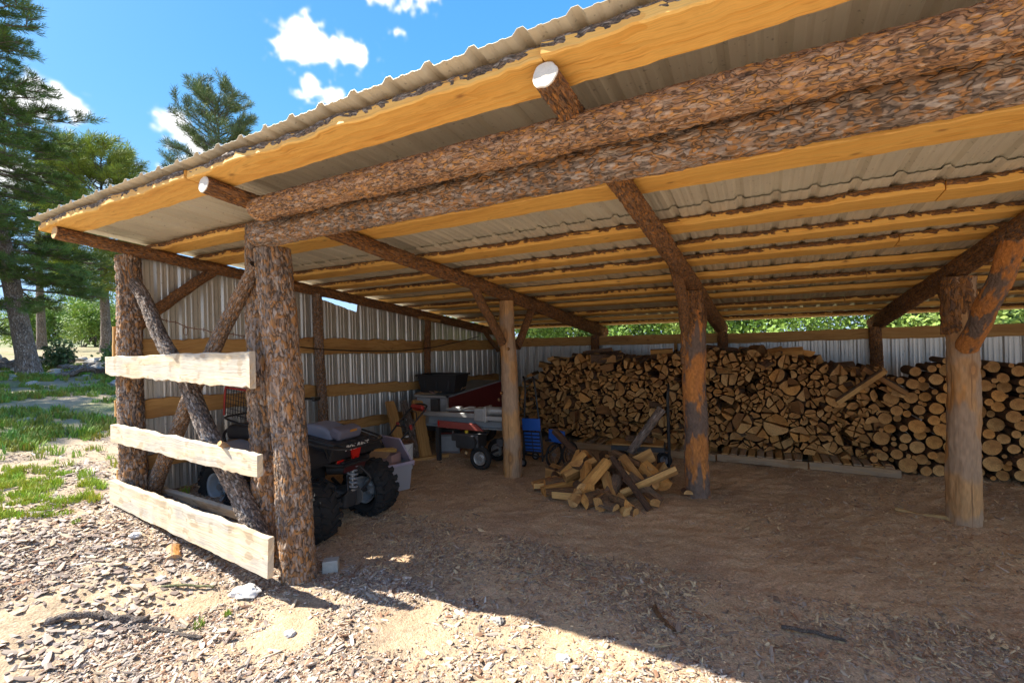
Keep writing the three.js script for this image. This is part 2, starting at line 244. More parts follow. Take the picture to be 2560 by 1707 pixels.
{
  const axis = (lo, hi, step, far) => { const a = []; for (let v = lo; v <= hi + 1e-6; v += step) a.push(v); let s = step, v = hi; while (v < far[1]) { s *= 1.16; v += s; a.push(v); } s = step; v = lo; while (v > far[0]) { s *= 1.16; v -= s; a.unshift(v); } return a; };
  const xs = axis(-7.4, 3.2, .034, [-230, 230]), zs = axis(-7.2, .1, .034, [-230, 230]), nx = xs.length, nz = zs.length;
  const pos = new Float32Array(nx * nz * 3), uv = new Float32Array(nx * nz * 2), col = new Float32Array(nx * nz * 3), idx = [];
  for (let j = 0; j < nz; j++) for (let i = 0; i < nx; i++) {
    const x = xs[i], z = zs[j], k = j * nx + i; pos.set([x, ground(x, z), z], k * 3); uv.set([x / 1.7 + .07 * n2(x * .4, z * .4), z / 1.7 + .07 * n2(x * .4 + 9, z * .4)], k * 2);
    const l = litter(x, z), a = fbm2(x * .5 + 31, z * .5, 4), b = fbm2(x * 2.2, z * 2.2 + 40, 3);
    let c = mix3([.51, .37, .235], [.44, .325, .215], clamp(.5 + a)); c = mix3(c, [.285, .22, .165], clamp(l * .85 + b * .4));
    const floor = sstep(-2.2, -2.75, z + .25 * fbm2(x * 1.3, z * 1.3, 3)) * sstep(-9.6, -9.2, z) * sstep(-4.95, -4.6, x); // trodden earth mixed with sawdust and bark under the roof
    c = mix3(c, mix3([.63, .44, .275], [.49, .34, .21], clamp(.5 + 1.1 * a + .6 * b)), floor);
    const moss = sstep(-6.5, -9, x) * clamp(.52 + 1.3 * fbm2(x * .35, z * .35 + 80, 4) + .5 * fbm2(x * 2, z * 2, 3)) + sstep(-10, -13, z) * .8; c = mix3(c, [.17, .20, .06], clamp(moss) * .8);
    const sg = .93 + .14 * b; col.set([c[0] * 1.35 * sg, c[1] * 1.35 * sg, c[2] * 1.35 * sg], k * 3);
    if (i < nx - 1 && j < nz - 1) idx.push(k, k + nx, k + 1, k + 1, k + nx, k + nx + 1);
  }
  const g = new THREE.BufferGeometry(); g.setAttribute('position', new THREE.BufferAttribute(pos, 3)); g.setAttribute('uv', new THREE.BufferAttribute(uv, 2)); g.setAttribute('color', new THREE.BufferAttribute(col, 3)); g.setIndex(idx); g.computeVertexNormals();
  struct('ground', g, M.soil);
}
// ---------------------------------------------------------------- logs and boards
const basis = (a, b, hint = V(0, 1, 0)) => { const x = b.clone().sub(a).normalize(), z = x.clone().cross(hint).normalize(), y = z.clone().cross(x); return { x, y, z }; };
/* a round log from a to b: radius r0 -> r1, bark relief amp (m), natural bend; the seam faces `hide` */
function logGeo(a, b, r0, r1, o = {}) {
  a = V(...a); b = V(...b); const L = a.distanceTo(b), { amp = .011, step = .013, bend = .02, seed = 1, lump = .06, hide = V(.3, 1, -.5), bark = true, flare = 0 } = o;
  const F = basis(a, b, hide), circ = 2 * Math.PI * Math.max(r0, r1), nu = Math.max(14, Math.min(84, Math.round(circ / step))), nv = Math.max(3, Math.round(L / (step * 1.25))), vs = 1 / (2 * circ), v0 = seed * .377;
  const pos = [], uv = [], idx = [], p = V(0, 0, 0);
  for (let j = 0; j <= nv; j++) {
    const t = j / nv, r = lerp(r0, r1, t) * (1 + flare * Math.exp(-t * L / .12)), s = Math.sin(Math.PI * t), bx = bend * s * Math.sin(seed * 2.1) + bend * .5 * n2(t * 2.2, seed * 9.1), by = bend * s * Math.cos(seed * 2.1) + bend * .5 * n2(t * 2.2 + 40, seed * 9.1);
    for (let i = 0; i <= nu; i++) {
      const u = i / nu, th = u * Math.PI * 2, c = Math.cos(th), sn = Math.sin(th);
      const rr = r * (1 + lump * n3(c * .9 + seed * 5, sn * .9, t * L * 1.7 + seed) + .025 * n3(c * 2.2, sn * 2.2 + seed, t * L * 6)) + (bark ? amp * sstep(0, .03, Math.min(t, 1 - t) * L) * (barkAt(u, t * L * vs + v0) - .62) : amp * .4 * n3(c * 4 + seed, sn * 4, t * L * 9));
      p.copy(a).addScaledVector(F.x, t * L).addScaledVector(F.y, c * rr + by).addScaledVector(F.z, sn * rr + bx); pos.push(p.x, p.y, p.z); uv.push(u, t * L * vs + v0);
    }
  }
  const w = nu + 1; for (let j = 0; j < nv; j++) for (let i = 0; i < nu; i++) { const k = j * w + i; idx.push(k, k + 1, k + w, k + 1, k + w + 1, k + w); }
  const g = new THREE.BufferGeometry(); g.setAttribute('position', new THREE.Float32BufferAttribute(pos, 3)); g.setAttribute('uv', new THREE.Float32BufferAttribute(uv, 2)); g.setIndex(idx); g.computeVertexNormals();
  const nrm = g.attributes.normal; for (let j = 0; j <= nv; j++) { const k = j * w, e = k + nu, x = nrm.getX(k) + nrm.getX(e), y = nrm.getY(k) + nrm.getY(e), z = nrm.getZ(k) + nrm.getZ(e), l = Math.hypot(x, y, z) || 1; nrm.setXYZ(k, x / l, y / l, z / l); nrm.setXYZ(e, x / l, y / l, z / l); }
  g.userData = { rim: k => { const q = []; for (let i = 0; i < nu; i++) { const n = (k ? nv * w : 0) + i; q.push(V(pos[n * 3], pos[n * 3 + 1], pos[n * 3 + 2])); } return q; }, dir: F.x };
  return g;
}
function capGeo(rim, out, dome = .004) { // sawn end closing a log's rim
  const c = rim.reduce((s, q) => s.add(q), V(0, 0, 0)).multiplyScalar(1 / rim.length), B = basis(V(0, 0, 0), out, Math.abs(out.y) > .8 ? V(1, 0, 0) : V(0, 1, 0)), pos = [], uv = [], idx = [], R = Math.max(...rim.map(q => q.distanceTo(c)));
  const put = q => { const d = q.clone().sub(c); pos.push(q.x, q.y, q.z); uv.push(.5 + .46 * d.dot(B.y) / R, .5 + .46 * d.dot(B.z) / R); };
  put(c.clone().addScaledVector(out, dome)); for (const q of rim) put(c.clone().lerp(q, .93).addScaledVector(out, dome)); for (const q of rim) put(q);
  const n = rim.length; for (let i = 0; i < n; i++) { const j = (i + 1) % n; idx.push(0, 1 + i, 1 + j, 1 + i, 1 + n + i, 1 + j, 1 + j, 1 + n + i, 1 + n + j); }
  const g = new THREE.BufferGeometry(); g.setAttribute('position', new THREE.Float32BufferAttribute(pos, 3)); g.setAttribute('uv', new THREE.Float32BufferAttribute(uv, 2)); g.setIndex(idx); const q = g.toNonIndexed(); q.computeVertexNormals(); return q;
}
function log(name, parent, a, b, r0, r1, mat, o = {}) {
  const g = logGeo(a, b, r0, r1, o), m = part(name, g, mat, parent);
  if (o.cut0) part('cut_end', capGeo(g.userData.rim(0), g.userData.dir.clone().negate()), o.cutMat || M.rings, m);
  if (o.cut1) part('cut_end', capGeo(g.userData.rim(1), g.userData.dir), o.cutMat || M.rings, m);
  return m;
}
/* a sawn board from a to b: width w along `up`, thickness t; live = waviness of each edge (m) */
function boardGeo(a, b, w, t, up = V(0, 1, 0), o = {}) {
  a = V(...a); b = V(...b); const L = a.distanceTo(b), { live0 = .004, live1 = .004, seed = 1, taper = 0, face = .0015, ch = .004, grain = 2.4, sag = 0, scallop = 0 } = o, F = basis(a, b, up), n = Math.max(4, Math.round(L / .045));
  const prof = [[-1, -1, 1, 0], [-1, -1, 0, 1], [-1, 1, 0, -1], [-1, 1, 1, 0], [1, 1, -1, 0], [1, 1, 0, -1], [1, -1, 0, 1], [1, -1, -1, 0]]; // (edge, side, chamfer inwards)
  const ringAt = k => { const s = k / n, x = s * L, e0 = live0 * (1.2 * n2(x * 2.3, seed * 7.7) + .7 * n2(x * 9, seed * 3.1)) - scallop * Math.abs(n2(x * 5, seed)), e1 = live1 * (1.2 * n2(x * 2.3 + 50, seed * 7.7) + .7 * n2(x * 9 + 50, seed * 3.1)), dy = -sag * Math.sin(Math.PI * s), f = face * n2(x * 6, seed * 1.7);
    return prof.map(q => { const ww = w * (1 + taper * (s - .5)); const y = q[0] * ww / 2 + (q[0] < 0 ? -e0 : e1) + q[2] * ch + dy, z = q[1] * t / 2 + q[3] * ch + f; return [a.clone().addScaledVector(F.x, x).addScaledVector(F.y, y).addScaledVector(F.z, z), x / grain + seed * .37, (q[0] * ww / 2 + q[1] * t * .5) / .6 + seed * .21]; }); };
  const rows = []; for (let k = 0; k <= n; k++) rows.push(ringAt(k));
  const pos = [], uv = [], idx = [];
  for (let p = 0; p < 8; p++) { const q = (p + 1) % 8, base = pos.length / 3; for (let k = 0; k <= n; k++) for (const s of [p, q]) { const v = rows[k][s]; pos.push(v[0].x, v[0].y, v[0].z); uv.push(v[1], v[2] + (s === q && p % 2 === 0 && Math.abs(rows[k][p][2] - v[2]) < .01 ? .01 : 0)); } for (let k = 0; k < n; k++) { const i = base + k * 2; idx.push(i, i + 1, i + 2, i + 1, i + 3, i + 2); } }
  for (const k of [0, n]) { const base = pos.length / 3; for (const v of rows[k]) { pos.push(v[0].x, v[0].y, v[0].z); uv.push(v[1] + (v[0].clone().sub(a).dot(F.z)) / .4, v[2]); } for (let i = 1; i < 7; i++) k ? idx.push(base, base + i + 1, base + i) : idx.push(base, base + i, base + i + 1); }
  const g = new THREE.BufferGeometry(); g.setAttribute('position', new THREE.Float32BufferAttribute(pos, 3)); g.setAttribute('uv', new THREE.Float32BufferAttribute(uv, 2)); g.setIndex(idx); g.computeVertexNormals(); return g;
}
const board = (name, parent, a, b, w, t, up, mat, o) => part(name, boardGeo(a, b, w, t, up, o), mat, parent);
/* ribbed steel sheet: a grid of profile points across and a polyline along; kept 2 mm thick */
function sheetGeo(width, length, o = {}) { // local: x across, y along (0..length), z out of the sheet; ribs every 0.2 m, trapezoid, with two shallow creases between
  const { rib = .02, pitch = .2, th = .0016, seed = 0, dent = .0015, topCut = null, segs = Math.max(2, Math.round(length / .35)) } = o, px = [];
  for (let x = 0; x < width - 1e-6; x += pitch) for (const [d, h] of [[-.030, 0], [-.012, rib], [.012, rib], [.030, 0], [.060, 0], [.068, .004], [.080, .004], [.088, 0], [.112, 0], [.120, .004], [.132, .004], [.140, 0]]) { const q = x + d; if (q >= -1e-6 - .012 && q <= width + .012) px.push([q, h]); }
  for (const [d, h] of [[-.030, 0], [-.012, rib], [.012, rib]]) px.push([width + d, h]);
  px.sort((a, b) => a[0] - b[0]); const pts = px.filter((p, i) => !i || p[0] - px[i - 1][0] > 1e-4);
  const pos = [], uv = [], idx = [], n = pts.length;
  for (const s of [1, -1]) { const base = pos.length / 3; for (let j = 0; j <= segs; j++) for (let i = 0; i < n; i++) { const top = topCut ? topCut(pts[i][0]) : length, y = top * j / segs; pos.push(pts[i][0], y, pts[i][1] + s * th / 2 + dent * n2(pts[i][0] * 4 + seed * 11, y * 1.1 + seed)); uv.push(pts[i][0] / 1.3 + seed * .31, y / 1.3 + seed * .17); }
    for (let j = 0; j < segs; j++) for (let i = 0; i < n - 1; i++) { const k = base + j * n + i; s > 0 ? idx.push(k, k + 1, k + n, k + 1, k + n + 1, k + n) : idx.push(k, k + n, k + 1, k + 1, k + n, k + n + 1); } }
  const N = n * (segs + 1); for (const j of [0, segs]) for (let i = 0; i < n - 1; i++) { const k = j * n + i; idx.push(k, k + N, k + 1, k + 1, k + N, k + N + 1); } for (const i of [0, n - 1]) for (let j = 0; j < segs; j++) { const k = j * n + i; idx.push(k, k + n, k + N, k + n, k + n + N, k + N); }
  const g = new THREE.BufferGeometry(); g.setAttribute('position', new THREE.Float32BufferAttribute(pos, 3)); g.setAttribute('uv', new THREE.Float32BufferAttribute(uv, 2)); g.setIndex(idx); return toCreasedNormals(g, .35);
}

// ---------------------------------------------------------------- the pole shed
const shed = thing('pole_shed', 'open-fronted log pole shed with ribbed metal roof over firewood', 'shed');
const SL = .103, railTop = z => 2.615 + SL * (z + 1.55); // upper side of the rafters
const RX = [-4.8, -2.76, -.65, 1.46, 3.56, 5.66];
// front corner posts: two big bark logs side by side
log('post', shed, [-2.935, -.15, -2.17], [-2.995, 2.325, -2.07], .118, .114, M.barkPost, { seed: 3, amp: .010, step: .0095, bend: .012, cut1: true, flare: .03 });
log('post', shed, [-3.31, -.15, -2.22], [-3.385, 2.57, -2.24], .115, .105, M.barkPost, { seed: 5, amp: .011, step: .0105, bend: .02, lump: .12 });
log('post', shed, [-4.83, .05, -1.98], [-4.87, 2.47, -2.0], .10, .088, M.barkPost, { seed: 8, amp: .015, step: .011, bend: .015 });
// double log beam across the front
const lowBeam = log('beam', shed, [-3.01, 2.408, -1.99], [5.75, 2.408, -1.99], .0905, .094, M.barkPost, { seed: 13, amp: .010, step: .0115, bend: .018, cut0: true, cut1: true, hide: V(0, .4, -1) });
const topBeam = log('beam', shed, [-2.72, 2.492, -1.785], [5.75, 2.497, -1.785], .070, .075, M.barkBeam, { seed: 17, amp: .010, step: .0115, bend: .015, cut1: true, hide: V(0, .4, -1) });
const knot = (parent, p, out, r) => { const q = V(...p), d = V(...out).normalize(); const g = logGeo([q.x, q.y, q.z], [q.x + d.x * .018, q.y + d.y * .018, q.z + d.z * .018], r * 1.3, r * .85, { amp: .002, bend: 0, step: .008, bark: false, hide: V(1, .3, 0) }); const m = part('knot', g, M.barkDark, parent); part('cut_end', capGeo(g.userData.rim(1), d), M.knot, m); };
knot(lowBeam, [.22, 2.40, -1.91], [0, -.25, 1], .017); knot(lowBeam, [.66, 2.42, -1.905], [0, 0, 1], .02); knot(lowBeam, [-.53, 2.42, -1.91], [0, -.1, 1], .009); knot(lowBeam, [-.22, 2.36, -1.93], [0, -.5, 1], .015);
// rafters, thin end to the front
RX.forEach((x, i) => log('rafter', shed, [x, railTop(-1.5) - .05, -1.5], [x + (i === 1 ? .04 : 0), railTop(-8.72) - .112, -8.72], i ? .048 : .05, i ? .108 : .075, i ? M.barkDark : M.barkDark, { seed: 21 + i * 3, amp: .011, step: .012, bend: .015, lump: .05, cut0: true, cut1: true, cutMat: i === 1 || i === 2 ? M.freshCut : M.rings, hide: V(0, 1, .1) }));
// the rafter at the side wall runs out past its post
// posts half way back
const m1 = log('post', shed, [-2.74, -.12, -4.99], [-2.77, railTop(-5) - .13, -5.0], .118, .088, M.peel, { seed: 41, bark: false, amp: .012, step: .014, bend: .015, cut1: true });
const m2 = log('post', shed, [-.66, -.12, -5.14], [-.66, railTop(-5.14) - .15, -5.12], .118, .105, M.orangeBark, { seed: 44, amp: .009, step: .012, bend: .035, flare: .12 });
const m3 = log('post', shed, [1.45, -.12, -5.31], [1.455, railTop(-5.3) - .15, -5.28], .116, .10, M.peel, { seed: 47, bark: false, amp: .012, step: .012, bend: .02 });
log('bark_section', m3, [1.452, 1.60, -5.293], [1.455, railTop(-5.3) - .14, -5.28], .116, .112, M.barkDark, { seed: 58, amp: .012, step: .012, bend: .012, lump: .12 });
log('bark_section', m2, [-.66, 1.36, -5.125], [-.66, railTop(-5.14) - .14, -5.12], .116, .114, M.barkDark, { seed: 59, amp: .010, step: .012, bend: .012, lump: .1 });
log('post', shed, [3.56, -.12, -5.3], [3.56, railTop(-5.3) - .15, -5.3], .115, .1, M.barkPost, { seed: 49, step: .02 });
log('post', shed, [5.66, -.12, -5.3], [5.66, railTop(-5.3) - .15, -5.3], .115, .1, M.barkPost, { seed: 50, step: .02 });
log('post', shed, [5.6, -.12, -2.17], [5.6, 2.33, -2.15], .12, .115, M.barkPost, { seed: 52, step: .02 });
for (const [p, o, r] of [[[-2.80, 1.02, -4.885], [-.3, 0, 1], .016], [[-2.86, .93, -4.93], [-1, .1, .6], .02], [[-2.70, 1.55, -4.89], [.1, 0, 1], .015]]) knot(m1, p, o, r);
for (const [p, o, r] of [[[1.43, 1.40, -5.205], [-.1, 0, 1], .02], [[1.50, 1.27, -5.205], [.3, .1, 1], .026]]) knot(m3, p, o, r);
// knee braces
const brace = (a, b, r0, r1, mat, o) => log('brace', shed, a, b, r0, r1, mat, { amp: .008, step: .012, bend: .015, ...o });
brace([-2.76, 2.30, -4.20], [-2.76, 1.62, -4.86], .05, .052, M.barkDark, { seed: 61 });
brace([-2.74, 2.16, -5.72], [-2.74, 1.56, -5.20], .048, .05, M.barkDark, { seed: 63 });
brace([-.62, 2.14, -5.85], [-.62, 1.52, -5.22], .05, .055, M.barkDark, { seed: 65 });
brace([-.70, 2.28, -4.40], [-.70, 1.72, -5.00], .05, .052, M.barkDark, { seed: 66 });
brace([1.47, 2.30, -4.22], [1.46, 1.50, -5.13], .066, .075, M.orangeBark, { seed: 67, cut0: true, cut1: true });
brace([1.46, 2.14, -5.85], [1.45, 1.60, -5.26], .052, .055, M.barkDark, { seed: 69 });
brace([-4.80, 1.86, -2.02], [-4.79, 2.40, -2.66], .048, .046, M.barkDark, { seed: 71 });
brace([-4.66, 1.86, -8.05], [-4.70, 1.50, -8.3], .04, .04, M.barkDark, { seed: 72 }); brace([-4.74, 1.92, -7.55], [-4.70, 1.45, -8.1], .04, .042, M.barkDark, { seed: 73 });
// crossed poles between the front posts
brace([-4.86, 2.30, -1.99], [-3.14, .22, -2.03], .048, .074, M.barkGrey, { seed: 75, bend: .05, amp: .011, step: .009 });
brace([-3.22, 2.24, -2.10], [-4.84, .36, -2.12], .05, .062, M.barkPost, { seed: 77, bend: .03, step: .009 });
// rear posts and side-wall posts
for (const [x, i] of [[-2.80, 0], [-.61, 1], [1.40, 2], [3.5, 3], [5.6, 4]]) log('post', shed, [x, -.1, -8.42], [x, railTop(-8.42) - .2, -8.42], .082, .075, M.barkDark, { seed: 81 + i, step: .014, amp: .009, cut1: true });
log('post', shed, [-4.70, -.1, -8.36], [-4.70, railTop(-8.36) - .14, -8.36], .085, .08, M.barkDark, { seed: 88, step: .015 });
log('post', shed, [-4.73, .0, -3.87], [-4.78, railTop(-3.87) - .1, -3.87], .06, .054, M.barkPost, { seed: 90, step: .011, amp: .009 });
log('post', shed, [-4.72, .0, -5.93], [-4.74, railTop(-5.93) - .12, -5.93], .055, .05, M.barkDark, { seed: 91, step: .012, amp: .008 });
board('bearing_block', shed, [-4.70, railTop(-5.7) - .145, -5.72], [-4.70, railTop(-6.15) - .15, -6.15], .04, .10, V(0, 1, 0), M.rail, { seed: 92 });

// purlins: slabs with the bark left on one edge, laid on the rafters
const PZ = [[-1.475, .20, .052], [-2.2, .16, .05], [-2.60, .215, .05], [-3.45, .19, .05], [-4.0, .165, .05], [-4.47, .19, .05], [-5.12, .15, .05], [-5.74, .15, .05], [-6.34, .15, .05], [-7.2, .16, .05], [-7.9, .15, .05], [-8.5, .15, .05]];
const tilt = V(0, SL, 1).normalize(), upN = V(0, 1, -SL).normalize();
PZ.forEach(([z, w, t], i) => {
  const cuts = i === 0 ? [-5.08, -2.9, -.66, 1.5, 3.5, 5.9] : i % 2 ? [-5.05, -2.72, .9, 5.9] : [-5.05, -.62, 2.6, 5.9];
  for (let k = 0; k < cuts.length - 1; k++) {
    const zc = z - w / 2 + .008 * Math.sin(k * 5 + i), y = railTop(zc) + t / 2 + .002, dz = .012 * Math.sin(i * 3.1 + k * 1.9);
    const p = board('purlin', shed, [cuts[k] + .004, y, zc + dz], [cuts[k + 1] - .004, y, zc - dz], w, t, tilt, M.pine, { seed: 100 + i * 5 + k, live0: .006, live1: .012, ch: .006, face: .002 });
    if (i < 6 || i % 2) { // bark left on the front edge
      const L = cuts[k + 1] - cuts[k] - .01, n = Math.round(L / .02), pos = [], uv = [], idx = []; const bk = .62 + .5 * ((i * 7 + k * 3) % 5) / 5;
      for (let a = 0; a <= n; a++) for (let b = 0; b <= 5; b++) { const x = cuts[k] + .005 + L * a / n, s = b / 5, th = s * Math.PI, q = Math.max(0, .55 + .5 * n2(x * 1.8, i * 7 + k) + .25 * n2(x * 9, i)) * bk, r = (.004 + .018 * q) * Math.sin(th) + .010 * (barkAt(b / 16, x * 1.6 + i * .3) - .4) * Math.sin(th);
        const e = .012 * (1.2 * n2((x - cuts[k]) * 2.3 + 50, (100 + i * 5 + k) * 7.7) + .7 * n2((x - cuts[k]) * 9 + 50, (100 + i * 5 + k) * 3.1)); const lx = lerp(dz, -dz, a / n);
        const Q = V(x, y, zc + lx).addScaledVector(tilt, w / 2 - .009 + e + r).addScaledVector(upN, (s - .34) * t * .92 + t * .10); pos.push(Q.x, Q.y, Q.z); uv.push(s * .22 + i * .13, x * 1.4 + k * .3); }
      for (let a = 0; a < n; a++) for (let b = 0; b < 5; b++) { const q = a * 6 + b; idx.push(q, q + 1, q + 6, q + 1, q + 7, q + 6); }
      const g = new THREE.BufferGeometry(); g.setAttribute('position', new THREE.Float32BufferAttribute(pos, 3)); g.setAttribute('uv', new THREE.Float32BufferAttribute(uv, 2)); g.setIndex(idx); g.computeVertexNormals(); part('bark_edge', g, i === 0 ? M.barkGrey : M.barkDark, p);
    }
  }
});
// roof sheets in two courses
const roofY = z => railTop(z) + .062;
const ang = Math.atan(SL);
function roofSheet(x0, w, z0, z1, lift, seed) {
  const len = (z0 - z1) / Math.cos(ang), g = sheetGeo(w, len, { seed, rib: .021, segs: Math.round(len / .25) }); // y along -> towards the back, z up
  const m = new THREE.Matrix4().makeBasis(V(1, 0, 0), V(0, -Math.sin(ang), -Math.cos(ang)), V(0, Math.cos(ang), -Math.sin(ang))); m.setPosition(x0, roofY(z0) + lift, z0); g.applyMatrix4(m); part('roof_sheet', g, M.roof, shed);
}
for (let k = 0; k < 11; k++) { const x0 = -5.12 + k, s = (k % 2) * .0022; roofSheet(x0, 1.0, -1.44 + .006 * Math.sin(k * 3), -3.55, .019 + s, 200 + k); roofSheet(x0 + .0, 1.0, -3.30 + .01 * Math.sin(k * 5), -9.12, .003 + s, 230 + k); }
// screws along the purlins, heads under the washers are too small to see one by one
// side wall of upright ribbed sheets
function wallSheet(origin, along, out, w, h, seed, topCut) { const g = sheetGeo(w, h, { seed, rib: -.017, topCut, segs: 8 }); const m = new THREE.Matrix4().makeBasis(along, V(0, 1, 0), out); m.setPosition(...origin); g.applyMatrix4(m); part('wall_sheet', g, M.wall, shed); }
const wallTop = [.03, .03, -.10, -.22, -.06, -.05, -.05];
for (let k = 0; k < 7; k++) { // runs back from the front-left post; sheets cut to the slope of the roof
  const z0 = -1.99 - k * .93, top = q => { const z = z0 - q; let t = railTop(z) - .07; if (z < -3.95 && z > -4.61) t = lerp(2.25, 2.085, (z + 3.95) / -.66); return t + .05; };
  wallSheet([-4.885 - (k % 2) * .004, -.05, z0], V(0, 0, -1), V(1, 0, 0), .95, 2.4, 260 + k, top);
}
for (let k = 0; k < 11; k++) wallSheet([-4.9 + k * .98, -.06, -8.53 - (k % 2) * .004], V(1, 0, 0), V(0, 0, 1), 1.0, 1.66, 280 + k, null);
// rails on the side wall (between wall and posts) and the rear wall
const rail = (a, b, w, s, o) => board('rail', shed, a, b, w, .045, V(0, 1, 0), M.rail, { seed: s, live0: .010, live1: .012, ch: .006, ...o });
rail([-4.845, 1.655, -2.04], [-4.845, 1.65, -3.86], .185, 301); rail([-4.845, 1.64, -3.87], [-4.845, 1.585, -5.92], .19, 302); rail([-4.845, 1.60, -5.93], [-4.845, 1.57, -8.3], .18, 303);
rail([-4.845, 1.125, -2.04], [-4.845, 1.095, -3.86], .15, 304); rail([-4.845, 1.09, -3.87], [-4.845, .97, -5.92], .14, 305); rail([-4.845, .97, -5.93], [-4.845, .90, -8.3], .15, 306);
rail([-4.845, .655, -2.04], [-4.845, .61, -3.86], .135, 307); rail([-4.845, .61, -3.87], [-4.845, .53, -5.92], .13, 308); rail([-4.845, .53, -5.93], [-4.845, .5, -8.3], .13, 309);
rail([-4.65, 1.60, -8.475], [-.64, 1.60, -8.475], .165, 311, { live0: .006, live1: .006 }); rail([-.62, 1.585, -8.474], [1.39, 1.61, -8.474], .16, 312, { live0: .006, live1: .006 }); rail([1.41, 1.615, -8.475], [5.7, 1.62, -8.475], .165, 313, { live0: .006, live1: .006 });
rail([-4.6, .62, -8.475], [5.7, .62, -8.475], .15, 314); rail([.2, 1.08, -8.474], [1.4, 1.07, -8.474], .13, 315);
// pale boards nailed across the front bay
const pale = (a, b, w, s, o) => board('board', shed, a, b, w, .042, V(0, 1, 0), M.pale, { seed: s, live0: .005, live1: .005, ch: .004, face: .004, grain: 1.7, ...o });
pale([-4.95, 1.518, -1.865], [-2.96, 1.497, -1.885], .205, 321, { taper: .42, scallop: .018 });
pale([-4.88, .955, -1.865], [-2.915, .872, -1.885], .158, 322, { scallop: .008, live1: .008 });
pale([-4.90, .46, -1.855], [-2.81, .295, -1.875], .232, 323, { taper: .25, live1: .009 });
board('board', shed, [-4.86, .36, -2.20], [-3.2, .22, -2.36], .11, .035, V(.1, 1, .5).normalize(), M.pale, { seed: 325 });
for (const [y0, y1] of [[1.60, 1.86], [1.08, 1.22], [.42, .62]]) board('cleat', shed, [-4.955, y0, -1.93], [-4.955, y1, -1.93], .05, .025, V(0, 0, 1), M.rail, { seed: 330 + y0 });
log('peg', shed, [-3.30, .955, -1.90], [-3.28, 1.0, -1.84], .02, .018, M.peel, { bark: false, bend: 0, cut1: true, step: .008 });
// ---------------------------------------------------------------- what lies on the ground
function flakeGeo(seed, long, curl, thick) { // a curved bark flake or chip about 1 unit across
  const R = rng(seed), n = 7, top = [], bot = []; for (let i = 0; i < n; i++) { const a = i / n * 6.283 + (R() - .5) * .5, r = .36 + .24 * R(), x = Math.cos(a) * r * long, z = Math.sin(a) * r; top.push([x, -curl * (z * z) * 2 + thick / 2 + (R() - .5) * .06, z]); bot.push([x * .94, -curl * (z * z) * 2 - thick / 2, z * .94]); }
  const pos = [], tri = (a, b, c) => pos.push(...a, ...b, ...c), c = [0, thick / 2 + .04, 0]; for (let i = 0; i < n; i++) { const j = (i + 1) % n; tri(c, top[j], top[i]); tri(top[i], top[j], bot[j]); tri(top[i], bot[j], bot[i]); }
  const g = new THREE.BufferGeometry(); g.setAttribute('position', new THREE.Float32BufferAttribute(pos, 3)); g.computeVertexNormals(); return g;
}
const chipMat = std({ color: lin(1, 1, 1), roughness: .95 });
